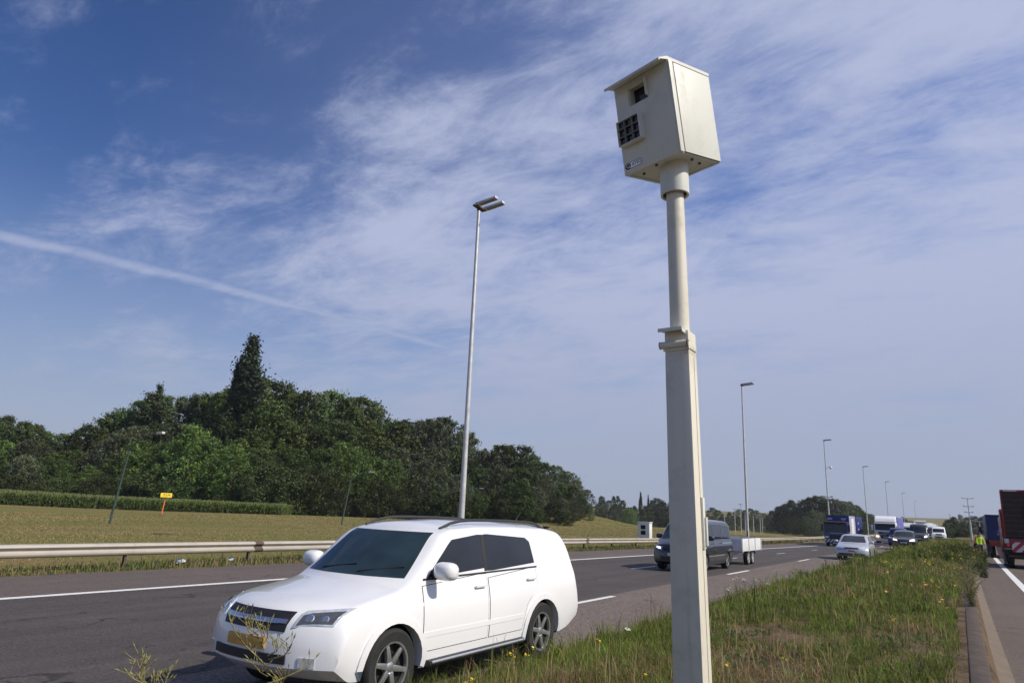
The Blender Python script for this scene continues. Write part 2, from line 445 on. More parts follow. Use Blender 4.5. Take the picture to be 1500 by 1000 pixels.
class MB:
    """gathers shapes and links them as one mesh object"""

    def __init__(s):
        s.bm = bmesh.new()

    def box(s, c, size, rot=None, bevel=0.0, mi=0, top=None):
        r = bmesh.ops.create_cube(s.bm, size=1.0)
        vs = r['verts']
        for v in vs:
            if top and v.co.z > 0:
                v.co.x *= top[0]
                v.co.y *= top[1]
            v.co = Vector((v.co.x * size[0], v.co.y * size[1], v.co.z * size[2]))
        fs = list({f for v in vs for f in v.link_faces})
        if bevel:
            es = list({e for v in vs for e in v.link_edges})
            rr = bmesh.ops.bevel(s.bm, geom=es, offset=bevel, segments=2, affect='EDGES', profile=0.6)
            vs = list({v for f in rr['faces'] for v in f.verts} | {v for v in vs if v.is_valid})
            fs = list({f for v in vs for f in v.link_faces})
        mtx = Matrix.Translation(Vector(c)) @ (rot.to_4x4() if rot is not None else Matrix.Identity(4))
        for v in vs:
            v.co = mtx @ v.co
        for f in fs:
            f.material_index = mi
        return s

    def tube(s, p0, p1, r0, r1=None, n=12, mi=0, caps=True):
        p0, p1 = Vector(p0), Vector(p1)
        r1 = r0 if r1 is None else r1
        d = (p1 - p0).normalized()
        a = d.orthogonal().normalized()
        b = d.cross(a)
        A = [s.bm.verts.new(p0 + (a * math.cos(t) + b * math.sin(t)) * r0) for t in (2 * PI * i / n for i in range(n))]
        B = [s.bm.verts.new(p1 + (a * math.cos(t) + b * math.sin(t)) * r1) for t in (2 * PI * i / n for i in range(n))]
        for i in range(n):
            f = s.bm.faces.new((A[i], A[(i + 1) % n], B[(i + 1) % n], B[i]))
            f.material_index = mi
        if caps:
            s.bm.faces.new(A[::-1]).material_index = mi
            s.bm.faces.new(B).material_index = mi
        return s

    def path(s, pts, radii, n=8, mi=0):
        for i in range(len(pts) - 1):
            s.tube(pts[i], pts[i + 1], radii[i], radii[i + 1], n, mi)
        return s

    def prism(s, poly, axis, a, b, mi=0):
        """outline extruded along an axis; poly holds the two other coordinates in order"""
        def mk(p, t):
            if axis == 'x':
                return Vector((t, p[0], p[1]))
            if axis == 'y':
                return Vector((p[0], t, p[1]))
            return Vector((p[0], p[1], t))
        A = [s.bm.verts.new(mk(p, a)) for p in poly]
        B = [s.bm.verts.new(mk(p, b)) for p in poly]
        n = len(poly)
        fs = [s.bm.faces.new(A), s.bm.faces.new(B[::-1])]
        for i in range(n):
            fs.append(s.bm.faces.new((A[i], B[i], B[(i + 1) % n], A[(i + 1) % n])))
        bmesh.ops.recalc_face_normals(s.bm, faces=fs)
        for f in fs:
            f.material_index = mi
        return s

    def lathe(s, prof, c, axis='z', n=24, mi=0):
        rings = []
        for r, h in prof:
            ring = []
            for i in range(n):
                t = 2 * PI * i / n
                u, v = r * math.cos(t), r * math.sin(t)
                q = {'z': (u, v, h), 'x': (h, u, v), 'y': (u, h, v)}[axis]
                ring.append(s.bm.verts.new(Vector(c) + Vector(q)))
            rings.append(ring)
        fs = []
        for A, B in zip(rings, rings[1:]):
            for i in range(n):
                fs.append(s.bm.faces.new((A[i], A[(i + 1) % n], B[(i + 1) % n], B[i])))
        for f in fs:
            f.material_index = mi
        return s

    def grid(s, pts, mi=0, closed=False):
        vs = [[s.bm.verts.new(p) for p in row] for row in pts]
        for a, b in zip(vs, vs[1:]):
            for i in range(len(a) - (0 if closed else 1)):
                j = (i + 1) % len(a)
                try:
                    s.bm.faces.new((a[i], a[j], b[j], b[i])).material_index = mi
                except ValueError:
                    pass
        return vs

    def ball(s, c, r, sub=2, mi=0, sc=(1, 1, 1)):
        q = bmesh.ops.create_icosphere(s.bm, subdivisions=sub, radius=r)
        for v in q['verts']:
            v.co = Vector((v.co.x * sc[0], v.co.y * sc[1], v.co.z * sc[2])) + Vector(c)
            for f in v.link_faces:
                f.material_index = mi
        return s

    def mesh(s, name, mats, smooth=35):
        me = bpy.data.meshes.new(name)
        s.bm.to_mesh(me)
        s.bm.free()
        for m in (mats if isinstance(mats, (list, tuple)) else [mats]):
            me.materials.append(M[m] if isinstance(m, str) else m)
        if smooth:
            me.polygons.foreach_set('use_smooth', [True] * len(me.polygons))
            me.set_sharp_from_angle(angle=R_(smooth))
        return me

    def build(s, name, mats, parent=None, smooth=35):
        return link(name, s.mesh(name, mats, smooth), parent)


def boolean_cut(me, cutters, name):
    """ME with the CUTTERS' meshes taken out of it"""
    o = bpy.data.objects.new('cut_base', me)
    C.objects.link(o)
    tmp = []
    for cm in cutters:
        q = bpy.data.objects.new('cutter', cm)
        C.objects.link(q)
        tmp.append(q)
        md = o.modifiers.new('cut', 'BOOLEAN')
        md.operation = 'DIFFERENCE'
        md.object = q
        md.solver = 'EXACT'
        md.material_mode = 'TRANSFER'
    dg = bpy.context.evaluated_depsgraph_get()
    dg.update()
    out = bpy.data.meshes.new_from_object(o.evaluated_get(dg), preserve_all_data_layers=True, depsgraph=dg)
    for q in tmp + [o]:
        bpy.data.objects.remove(q)
    out.name = name
    return out


def text_object(name, body, size, mat, parent, mtx, extrude=0.001, width=None):
    cu = bpy.data.curves.new('lettering', 'FONT')
    cu.body = body
    cu.size = size
    cu.extrude = extrude
    cu.align_x = 'CENTER'
    cu.align_y = 'CENTER'
    cu.resolution_u = 3
    t = bpy.data.objects.new('lettering', cu)
    C.objects.link(t)
    dg = bpy.context.evaluated_depsgraph_get()
    me = bpy.data.meshes.new_from_object(t.evaluated_get(dg))
    bpy.data.objects.remove(t)
    if width:
        xs = [v.co.x for v in me.vertices]
        f = width / (max(xs) - min(xs))
        me.transform(Matrix.Diagonal((f, 1, 1, 1)))
    me.transform(mtx)
    me.materials.clear()
    me.materials.append(M[mat])
    return link(name, me, parent)


def np_mesh(name, verts, faces, mat, cols=None, smooth=False):
    """mesh from arrays; faces all have the same number of corners"""
    me = bpy.data.meshes.new(name)
    nv, nf, k = len(verts), len(faces), faces.shape[1]
    me.vertices.add(nv)
    me.vertices.foreach_set('co', verts.astype(np.float32).ravel())
    me.loops.add(nf * k)
    me.loops.foreach_set('vertex_index', faces.astype(np.int32).ravel())
    me.polygons.add(nf)
    me.polygons.foreach_set('loop_start', np.arange(0, nf * k, k, dtype=np.int32))
    if smooth:
        me.polygons.foreach_set('use_smooth', np.ones(nf, bool))
    me.update(calc_edges=True)
    if cols is not None:
        ca = me.color_attributes.new('Col', 'FLOAT_COLOR', 'POINT')
        c4 = np.ones((nv, 4), np.float32)
        c4[:, :3] = cols
        ca.data.foreach_set('color', c4.ravel())
    me.materials.append(M[mat] if isinstance(mat, str) else mat)
    return me


# ------------------------------------------------------------------ ground and roads
def sst(a, b, t):
    t = np.clip((np.asarray(t, float) - a) / (b - a), 0, 1)
    return t * t * (3 - 2 * t)


def curve_x(y):
    """how far the motorway bends to the right"""
    y = np.asarray(y, float)
    yy = np.clip(y, 0, 120)
    return 0.00013 * yy ** 2 + np.where(y > 120, (y - 120) * 0.0312, 0)


def hgt(u, y):
    """height of the land; u is the distance right of the median wall's line"""
    u = np.asarray(u, float)
    y = np.asarray(y, float)
    h = -0.62 * sst(0, 110, y) * sst(-6, -14, u)
    far = sst(-24, -60, u)
    h = h * (1 - far) + far * (-0.2)
    h = h + 0.27 * sst(-4.95, -3.6, u) * sst(0.35, 0.2, u)
    # the land falls away beyond the mound
    h = h - 2.3 * sst(112, 215, y) * sst(-23, -42, u) * (1 - sst(380, 650, y))
    # grassed mound at the end of the wood
    h = h + 2.5 * np.exp(-((u + 66) / 10.0) ** 2 - ((y - 122) / 14.0) ** 2)
    h = h + 0.12 * np.sin(u * 0.11 + 1.3) * np.sin(y * 0.07) * sst(-24, -34, u)
    # a far green ridge closes the view
    h = h + 17 * sst(700, 1300, y) + 3 * sst(300, 700, y) * sst(-120, 80, u)
    return h


def H(x, y):
    return float(hgt(x - curve_x(y), y))


def strip(name, u0, u1, y0, y1, lift, mat, kind='structure', nu=5, parent=None, ny=None):
    ys = np.unique(np.concatenate([np.arange(max(y0, -60), min(y1, 160), 2.0), np.arange(160, max(y1, 161), 20.0), [y0, y1]]))
    ys = ys[(ys >= y0) & (ys <= y1)]
    us = np.linspace(u0, u1, nu)
    U, Y = np.meshgrid(us, ys)
    V = np.stack([U + curve_x(Y), Y, hgt(U, Y) + lift], -1).reshape(-1, 3)
    n = nu
    F = []
    for j in range(len(ys) - 1):
        for i in range(n - 1):
            F.append((j * n + i, j * n + i + 1, (j + 1) * n + i + 1, (j + 1) * n + i))
    o = link(name, np_mesh(name, V, np.array(F), mat, smooth=True), parent)
    if kind:
        tag(o, kind=kind)
    return o


def build_ground():
    us = np.concatenate([[-4000, -2600, -1600, -1000, -700, -500, -400], np.arange(-340, -120, 10), np.arange(-120, -40, 4), np.arange(-40, -20, 2),
                         [-19.2, -18.9, -18.75, -17, -15, -13, -11, -9, -7, -5.6, -4.95, -4.75, -4.4, -4.0, -3.6, -3, -2.2, -1.4, -0.7, -0.2, 0.02],
                         [0.2, 0.35, 0.5, 3, 6, 9.5, 12, 16, 22, 30, 50, 90, 150, 260, 420, 700, 1100, 1800, 3000, 4000]])
    ys = np.concatenate([[-4000, -2000, -900, -400, -200, -100], np.arange(-60, 80, 2), np.arange(80, 360, 6), np.arange(360, 1000, 30), np.arange(1000, 1500, 60), [1700, 2200, 3000, 4200, 6000]])
    U, Y = np.meshgrid(us, ys)
    Z = hgt(U, Y)
    # bed cut below the road slabs
    bed = ((U > -18.85) & (U < -4.9)) | ((U > 0.3) & (U < 10))
    Z = np.where(bed, Z - 0.09, Z)
    V = np.stack([U + curve_x(Y), Y, Z], -1).reshape(-1, 3)
    n = len(us)
    F = [(j * n + i, j * n + i + 1, (j + 1) * n + i + 1, (j + 1) * n + i) for j in range(len(ys) - 1) for i in range(n - 1)]
    tag(link('ground', np_mesh('ground', V, np.array(F), 'ground', smooth=True)), kind='structure')


build_ground()
YA, YB = -60, 320
strip('road', -15.0, -7.55, YA, YB, 0.0, 'asphalt', nu=7)
strip('hard_shoulder', -18.9, -15.0, YA, YB, 0.0, 'shoulder', nu=4)
strip('median_lane', -7.55, -4.75, YA, YB, 0.0, 'rough', nu=4)
strip('opposite_road', 0.42, 9.8, YA, YB, 0.0, 'concrete_road', nu=6)
strip('road_edge_line', -15.12, -14.88, YA, YB, 0.005, 'paint_line', nu=2)
strip('opposite_edge_line', 1.62, 1.86, YA, YB, 0.005, 'paint_line', nu=2)


def dashes(name, u, y0, period, ln, n):
    V, F = [], []
    for i in range(n):
        ya = y0 + i * period
        b = len(V)
        for t in (0, 1):
            yy = ya + t * ln
            for du in (-0.075, 0.075):
                V.append((u + du + float(curve_x(yy)), yy, float(hgt(u + du, yy)) + 0.0055))
        F.append((b, b + 1, b + 3, b + 2))
    tag(link(name, np_mesh(name, np.array(V), np.array(F), 'paint_line')), kind='structure')


dashes('lane_marking', -7.38, 26.8 - 13.2 * 6, 13.2, 3.0, 26)
dashes('lane_marking', -10.95, 26.3 - 12.6 * 6, 12.6, 2.6, 26)


def median_wall():
    """low concrete wall along the right side of the median: dirty flat top, sloping foot towards the opposite road"""
    ys = np.concatenate([np.arange(-20, 120, 2.5), np.arange(120, 400, 15)])
    prof = [(-0.04, 0.05), (-0.04, 0.272), (-0.02, 0.285), (0.16, 0.282), (0.19, 0.268), (0.27, 0.10), (0.46, 0.012), (0.46, -0.05)]
    V, F = [], []
    for y in ys:
        cx = float(curve_x(y))
        for u, z in prof:
            V.append((u + cx, y, z + random.uniform(-0.006, 0.006)))
    n = len(prof)
    for j in range(len(ys) - 1):
        for i in range(n - 1):
            F.append((j * n + i, (j + 1) * n + i, (j + 1) * n + i + 1, j * n + i + 1))
    me = np_mesh('median_wall', np.array(V), np.array(F), 'kerb_dirt')
    me.materials.append(M['kerb'])
    idx = [1 if (k % (n - 1)) >= 4 else 0 for k in range(len(F))]
    me.polygons.foreach_set('material_index', idx)
    tag(link('median_wall', me), 'low dirty concrete kerb wall along the right edge of the grassy median', 'kerb wall')


median_wall()


# ------------------------------------------------------------------ speed camera on its post
def cube_mesh(c, size, mi_mat, rot=None):
    return MB().box(c, size, rot).mesh('cutter', mi_mat, 0)


def speed_camera():
    bx, by = -1.625, 5.040
    root = thing('speed_camera', 'cream roadside speed camera box on a tall square post in the grassy median', 'speed camera', (bx, by, H(bx, by)))
    root.rotation_euler = (0, R_(-1.0), 0)
    b0 = H(bx, by)

    def zz(z):
        return z - b0
    # square lower post, slightly tapered, with a seam along the lit side
    m = MB()
    s0, s1 = 0.216, 0.188
    m.box((0, 0, (zz(3.16) - 0.1) / 2), (s0, s0, zz(3.16) + 0.1), None, 0.008, 0, (s1 / s0, s1 / s0))
    post = m.build('post', ['cream_dirty'], root)
    m = MB()
    for t in (0.0,):
        lo_, hi_ = -0.1, zz(3.15)
        for a, b in ((0.02, 0.0255),):
            vs = []
            for z, s in ((lo_, s0), (hi_, s1)):
                f = (z - lo_) / (hi_ - lo_)
                h = s / 2 + 0.0015
                vs += [(h, a * (s / s0), z), (h, b * (s / s0), z)]
            f_ = [m.bm.verts.new(v) for v in vs]
            m.bm.faces.new((f_[0], f_[1], f_[3], f_[2]))
    m.build('seam', ['dark_gap'], post)
    m = MB()
    m.box((s0 / 2 - 0.002, 0.045, zz(1.92)), (0.022, 0.05, 0.36), None, 0.004)
    m.box((s0 / 2 + 0.014, 0.055, zz(1.86)), (0.02, 0.03, 0.20), None, 0.003)
    hb = m.build('hinge_box', ['cream'], root)
    # head of the post: block, rain plate, round clamp bar
    m = MB()
    m.box((0, 0, zz(3.25)), (0.186, 0.186, 0.185), None, 0.006)
    m.build('post_head', ['cream_dirty'], root)
    m = MB()
    m.box((-0.022, -0.11, zz(3.352)), (0.19, 0.12, 0.016), Matrix.Rotation(0.10, 3, 'X'), 0.003)
    m.box((-0.022, -0.172, zz(3.340)), (0.19, 0.010, 0.028), None, 0.002)
    m.box((0.069, -0.12, zz(3.335)), (0.008, 0.10, 0.04), None, 0.002)
    m.build('rain_plate', ['cream'], root)
    m = MB()
    m.tube((-0.125, -0.105, zz(3.235)), (0.09, -0.105, zz(3.235)), 0.028, None, 20)
    m.box((0.0955, -0.02, zz(3.222)), (0.012, 0.19, 0.05), None, 0.004)
    m.box((0, -0.097, zz(3.197)), (0.205, 0.02, 0.018), None, 0.003)
    bar = m.build('clamp_bar', ['cream_dirty'], root)
    m = MB()
    m.tube((-0.128, -0.105, zz(3.235)), (-0.123, -0.105, zz(3.235)), 0.030, None, 20)
    m.build('end_cap', ['rust'], bar)
    m = MB()
    m.tube((0.089, -0.105, zz(3.235)), (0.095, -0.105, zz(3.235)), 0.031, None, 20)
    m.build('end_cap', ['rust'], bar)
    # round pole and collar
    m = MB()
    m.tube((0, 0, zz(3.30)), (0, 0, zz(4.80)), 0.0745, 0.069, 40)
    m.build('pole', ['cream_dirty'], root, 60)
    m = MB()
    m.lathe([(0.098, zz(4.52)), (0.114, zz(4.52)), (0.116, zz(4.53)), (0.116, zz(4.82)), (0.098, zz(4.82)), (0.098, zz(4.52))], (0, 0, 0), 'z', 40)
    col = m.build('collar', ['cream'], root)
    m = MB()
    m.lathe([(0.0705, zz(4.54)), (0.0975, zz(4.54))], (0, 0, 0), 'z', 32)
    m.build('gasket', ['dark_gap'], col, 0)
    # the cabinet, turned towards the traffic
    phi = -19.0
    W_, D_, z0, z1 = 0.567, 0.56, -0.385, 0.385
    rot = Matrix.Translation((-0.053, 0, zz(5.177))) @ Matrix.Rotation(R_(-2.4), 4, 'Y') @ Matrix.Rotation(R_(10.3), 4, 'X') @ Matrix.Rotation(R_(phi), 4, 'Z')
    hh = z1 - z0
    me = MB().box((0, 0, (z0 + z1) / 2), (W_, D_, hh), None, 0.004).mesh('cabinet', ['cream'], 0)

    def fu(u):
        return -W_ / 2 + W_ * u

    def fv(v):
        return z1 - hh * v
    lu0, lu1, lv0, lv1 = 0.285, 0.605, 0.085, 0.275
    cut = [cube_mesh(((fu(lu0) + fu(lu1)) / 2, -D_ / 2, (fv(lv0) + fv(lv1)) / 2), (fu(lu1) - fu(lu0), 0.14, fv(lv0) - fv(lv1)), 'cream'),
           cube_mesh((0, 0, z0), (W_ - 0.05, D_ - 0.05, 0.024), 'cream')]
    me = boolean_cut(me, cut, 'cabinet')
    me.set_sharp_from_angle(angle=R_(30))
    cab = link('cabinet', me, root)
    cab.matrix_local = rot
    m = MB()
    m.box(((fu(lu0) + fu(lu1)) / 2, -D_ / 2 + 0.064, (fv(lv0) + fv(lv1)) / 2), (fu(lu1) - fu(lu0) - 0.002, 0.006, fv(lv0) - fv(lv1) - 0.002))
    win = m.build('camera_window', ['lens_glass'], cab, 0)
    m = MB()
    xl, xr, zt, zb = fu(lu0), fu(lu1), fv(lv0), fv(lv1)
    yf = -D_ / 2
    # flared sheet metal cheeks and hood
    m.prism([(xr + 0.001, yf + 0.001), (xr + 0.006, yf + 0.001), (xr + 0.012, yf - 0.045), (xr + 0.008, yf - 0.046)], 'z', zb + 0.01, zt + 0.016)
    m.build('window_cheek', ['cream'], cab, 0)
    m = MB()
    m.prism([(xl - 0.006, yf + 0.001), (xl - 0.001, yf + 0.001), (xl - 0.006, yf - 0.02), (xl - 0.010, yf - 0.02)], 'z', zb, zt)
    m.build('window_cheek', ['cream'], cab, 0)
    # nine-cell flash unit
    u0, u1, v0, v1 = 0.045, 0.465, 0.415, 0.695
    ax, bx2, at_, ab = fu(u0), fu(u1), fv(v0), fv(v1)
    dp = 0.062
    m = MB()
    t = 0.007
    m.box((ax + t / 2, yf - dp / 2 - 0.001, (at_ + ab) / 2), (t, dp, at_ - ab))
    m.box((bx2 - t / 2, yf - dp / 2 - 0.001, (at_ + ab) / 2), (t, dp, at_ - ab))
    m.box(((ax + bx2) / 2, yf - dp / 2 - 0.001, at_ - t / 2), (bx2 - ax - 2 * t - 0.001, dp - 0.002, t))
    m.box(((ax + bx2) / 2, yf - dp / 2 - 0.001, ab + t / 2), (bx2 - ax - 2 * t - 0.001, dp - 0.002, t))
    fl = m.build('flash_unit', ['cream'], cab, 0)
    m = MB()
    for i in (1, 2):
        x = ax + (bx2 - ax) * i / 3
        m.box((x, yf - dp * 0.80, (at_ + ab) / 2), (0.008, dp * 0.36, at_ - ab - 2 * t - 0.002))
        z = ab + (at_ - ab) * i / 3
        m.box(((ax + bx2) / 2, yf - dp * 0.79, z), (bx2 - ax - 2 * t - 0.002, dp * 0.32, 0.007))
    m.build('grid_bar', ['grid_grey'], fl, 0)
    m = MB()
    m.box(((ax + bx2) / 2, yf - 0.032, (at_ + ab) / 2), (bx2 - ax - 2 * t - 0.002, 0.006, at_ - ab - 2 * t - 0.002))
    m.build('flash_glass', ['lens_glass'], fl, 0)
    # roof with a lip that slopes forward over the lens side
    m = MB()
    m.prism([(D_ / 2 + 0.012, z1 + 0.012), (D_ / 2 + 0.012, z1 + 0.030), (-D_ / 2 - 0.005, z1 + 0.030), (-D_ / 2 - 0.115, z1 - 0.012), (-D_ / 2 - 0.115, z1 - 0.030),
             (-D_ / 2 - 0.103, z1 - 0.030), (-D_ / 2 - 0.103, z1 - 0.018), (-D_ / 2 - 0.004, z1 + 0.003), (D_ / 2 + 0.002, z1 + 0.003)], 'x', -W_ / 2 - 0.012, W_ / 2 + 0.006)
    m.build('roof', ['cream'], cab, 20)
    # side door, a little proud, with a dark rubber seam
    m = MB()
    m.box((W_ / 2 + 0.0015, 0.028, (z0 + z1) / 2), (0.003, D_ - 0.068, hh - 0.012))
    seam = m.build('door_seam', ['dark_gap'], cab, 0)
    m = MB()
    m.box((W_ / 2 + 0.006, 0.033, (z0 + z1) / 2), (0.012, D_ - 0.074, hh - 0.020), None, 0.003)
    m.build('side_door', ['cream'], cab)
    m = MB()
    m.box((W_ / 2 + 0.008, -D_ / 2 + 0.026, (z0 + z1) / 2), (0.016, 0.05, hh - 0.006), None, 0.004)
    m.build('corner_strip', ['cream'], cab)
    # underside: bolts
    for x, y in ((-0.18, -0.15), (0.19, 0.12), (0.0, -0.21), (-0.19, 0.14), (0.215, -0.02)):
        MB().tube((x, y, z0 + 0.013), (x, y, z0 - 0.002), 0.013, 0.011, 8).build('bolt', ['rust'], cab)
    # badge: white pill with black rim, round G and lettering
    cx, cz = fu(0.195), fv(0.912)
    L, h = 0.198, 0.074
    y = yf - 0.0015

    def pill(L_, h_, n=14):
        pts = []
        for s_ in (1, -1):
            for i in range(n + 1):
                a = -PI / 2 + PI * i / n
                pts.append((cx + s_ * ((L_ - h_) / 2 + h_ / 2 * math.cos(a)), cz + s_ * h_ / 2 * math.sin(a)))
        return pts
    badge = MB().prism(pill(L, h), 'y', y, y - 0.002).build('badge', ['badge_white'], cab, 0)
    MB().prism(pill(L - 0.012, h - 0.012), 'y', y - 0.0021, y - 0.0026).build('badge_rim', ['ink'], badge, 0)
    MB().prism(pill(L - 0.024, h - 0.024), 'y', y - 0.0027, y - 0.0032).build('badge_field', ['badge_white'], badge, 0)
    gx = cx - (L - h) / 2 + 0.003
    MB().tube((gx, y - 0.0033, cz), (gx, y - 0.0041, cz), 0.0285, None, 28).build('badge_disc', ['ink'], badge, 0)

    def tm(x, z, dy=0.0):
        return Matrix.Translation((x, y - 0.0045 - dy, z)) @ Matrix.Rotation(PI / 2, 4, 'X')
    text_object('badge_letter', 'G', 0.060, 'white_ink', badge, tm(gx + 0.001, cz), 0.0004)
    text_object('badge_letter', 'ATSO', 0.040, 'ink', badge, tm(cx + 0.032, cz + 0.001), 0.0004, 0.092)


speed_camera()


# ------------------------------------------------------------------ tall motorway lamps
def motorway_lamp():
    root = thing('motorway_lamp', 'x', 'street lamp', group='tall double headed lamps behind the guardrail')
    m = MB()
    m.tube((0, 0, -0.3), (0, 0, 17.7), 0.150, 0.078, 12)
    m.build('pole', ['steel'], root, 50)
    m = MB()
    m.box((0, -0.13, 0.9), (0.12, 0.05, 0.55), None, 0.01)
    m.build('service_door', ['rust'], root)
    m = MB()
    m.box((0.05, 0, 17.74), (0.28, 0.88, 0.10), None, 0.02)
    m.tube((0, 0, 17.6), (0, 0, 17.8), 0.10, None, 12)
    m.build('bracket', ['rust'], root)
    for s in (-1, 1):
        m = MB()
        m.box((0.70, s * 0.33, 17.85), (1.30, 0.32, 0.15), Matrix.Rotation(R_(-6), 3, 'Y'), 0.035, 0, (0.99, 0.72))
        hd = m.build('lamp_head', ['steel'], root)
        m = MB()
        m.box((0.80, s * 0.33, 17.775), (0.95, 0.24, 0.03), Matrix.Rotation(R_(-6), 3, 'Y'), 0.008)
        m.build('lamp_glass', ['lamp_glass'], hd)
    return root


LAMPS = [(27.0, 'nearest and tallest looking grey lamp post rising behind the white off-road car'),
         (81.3, 'grey lamp post rising behind the trailer just right of the speed camera'),
         (142.6, 'grey lamp post with a small surveillance camera halfway up, behind the blue truck'),
         (209.8, 'grey lamp post standing between the blue truck and the white truck'),
         (282.0, 'grey lamp post rising just behind the white truck with blue trailer'),
         (374.0, 'slim grey lamp post seen above the black van and the white box truck'),
         (490.0, 'farthest slim grey lamp post of the row, by the pale warehouses')]
l0 = motorway_lamp()
for i, (y, lab) in enumerate(LAMPS):
    X = -19.75
    o = l0 if i == 0 else dup(l0, (0, 0, 0))
    o.location = (X, y, -0.35)
    o['label'] = lab
    if i == 2:
        m = MB()
        m.tube((0, 0, 12.6), (0.9, -0.2, 12.75), 0.05, None, 8)
        m.tube((0.9, -0.2, 12.6), (0.9, -0.2, 13.0), 0.06, None, 8)
        m.ball((0.9, -0.2, 12.6), 0.24, 2, 0, (1, 1, 1.1))
        m.build('surveillance_camera', ['cabinet'], o)
        m = MB()
        m.box((0, 0, 7.2), (1.4, 0.12, 0.12), None, 0.02)
        m.box((-0.75, 0, 7.3), (0.5, 0.3, 0.25), None, 0.03)
        m.box((0.75, 0, 7.3), (0.5, 0.3, 0.25), None, 0.03)
        m.build('detector_bar', ['cabinet'], o)


# ------------------------------------------------------------------ guardrail
def guardrail():
    u = -19.35
    root = thing('guardrail', 'long weathered steel guardrail between the hard shoulder and the field', 'guardrail', (0, 0, 0))
    prof = [(0, 0.30), (0.035, 0.315), (0.075, 0.345), (0.08, 0.385), (0.045, 0.41), (0.005, 0.435), (0.0, 0.465), (0.005, 0.495), (0.045, 0.52), (0.08, 0.545),
            (0.075, 0.585), (0.035, 0.615), (0.0, 0.63), (-0.012, 0.628), (0.028, 0.585), (0.03, 0.55), (-0.01, 0.50), (-0.012, 0.43), (0.03, 0.38), (0.03, 0.35), (-0.012, 0.31)]
    ys = np.concatenate([np.arange(-12, 130, 2.0), np.arange(130, 420, 10)])
    m = MB()
    rows = []
    for y in ys:
        x0 = u + float(curve_x(y))
        z0 = float(hgt(u, y)) + 0.05
        rows.append([(x0 + a, y, z0 + b) for a, b in prof])
    m.grid(rows, closed=True)
    m.build('beam', ['rail'], root, 50)
    y = 11.0 - 4.0 * 5
    n = 0
    while y < 300 and n < 62:
        x0 = u + float(curve_x(y))
        z0 = float(hgt(u, y))
        m = MB()
        m.prism([(-0.11, -0.03), (-0.09, -0.03), (-0.09, 0.02), (-0.03, 0.02), (-0.03, -0.03), (-0.012, -0.03), (-0.012, 0.03), (-0.11, 0.03)], 'z', -0.25, 0.60)
        p = m.build('post', ['rust'], root, 0)
        p.location = (x0, y, z0)
        if 3 < y < 70:
            m = MB()
            m.grid([[(a * 1.02 + 0.005, yy, b + 0.05) for a, b in prof[:13]] for yy in (-0.16, 0.16)])
            o = m.build('splice', ['rust' if n % 3 == 0 else 'rail'], root, 50)
            o.location = (x0 + 0.0, y + 0.3, z0)
        n += 1
        y += 4.0
    return root


guardrail()


# ------------------------------------------------------------------ field furniture
def green_lamp(base, head, label, grp, hscale=1.0):
    """old curved arm lamp in dull green, leaning a little"""
    b, t = Vector(base), Vector(head)
    root = thing('curved_arm_lamp', label, 'street lamp', b, 0, grp)
    d = t - b
    h = d.z
    hd = Vector((d.x, d.y, 0))
    ln = hd.length
    hd = hd.normalized()
    pts, rad = [], []
    for i in range(13):
        f = i / 12
        if f < 0.55:
            k = f / 0.55
            p = hd * (ln * 0.22 * k) + Vector((0, 0, h * 0.80 * k))
        else:
            k = (f - 0.55) / 0.45
            a = k * PI / 2
            p = hd * (ln * (0.22 + 0.78 * (1 - math.cos(a)) ** 0.8)) + Vector((0, 0, h * (0.80 + 0.18 * math.sin(a) + 0.02 * k)))
        pts.append(p)
        rad.append((0.085 - 0.045 * f) * hscale)
    pts[0].z -= 0.3
    m = MB()
    m.path(pts, rad, 8)
    pole = m.build('pole', ['green_metal'], root, 60)
    m = MB()
    q = hd.to_track_quat('X', 'Z').to_matrix()
    m.box(pts[-1] + hd * 0.25 * hscale, (0.7 * hscale, 0.24 * hscale, 0.16 * hscale), q, 0.04)
    hd_ = m.build('lamp_head', ['steel' if b.y < 40 else 'lamp_glass'], root)
    m = MB()
    m.box(pts[-1] + hd * 0.3 * hscale + Vector((0, 0, -0.085 * hscale)), (0.45 * hscale, 0.18 * hscale, 0.03), q, 0.008)
    m.build('lamp_glass', ['lamp_glass'], hd_)
    return root


GRP = 'old curved lamps along the side road in the field'
green_lamp((-50.25, 27.0, H(-50.25, 27) - 0.05), (-46.0, 27.0, 6.16), 'dull green curved lamp leaning right, standing in the dry field left of the yellow marker', GRP)


def lamp_px(bx, by_, tx, ty, d, label):
    b = at(bx, by_, d)
    t = at(tx, ty, d)
    green_lamp((b.x, b.y, H(b.x, b.y)), t, label, GRP)


lamp_px(500, 768, 541, 691, 78, 'dark curved lamp in front of the wood, left of the white off-road car')
lamp_px(668, 766, 703, 715, 112, 'thin curved lamp against the wood just left of the tall grey lamp post')
lamp_px(772, 766, 800, 728, 150, 'small curved lamp against the right half of the wood')
lamp_px(842, 768, 864, 742, 190, 'small curved lamp at the right end of the wood above the mound')
lamp_px(890, 774, 912, 747, 215, 'small curved lamp on the slope of the grassy mound')
lamp_px(928, 775, 944, 756, 260, 'tiny curved lamp directly behind the pale roadside cabinet')


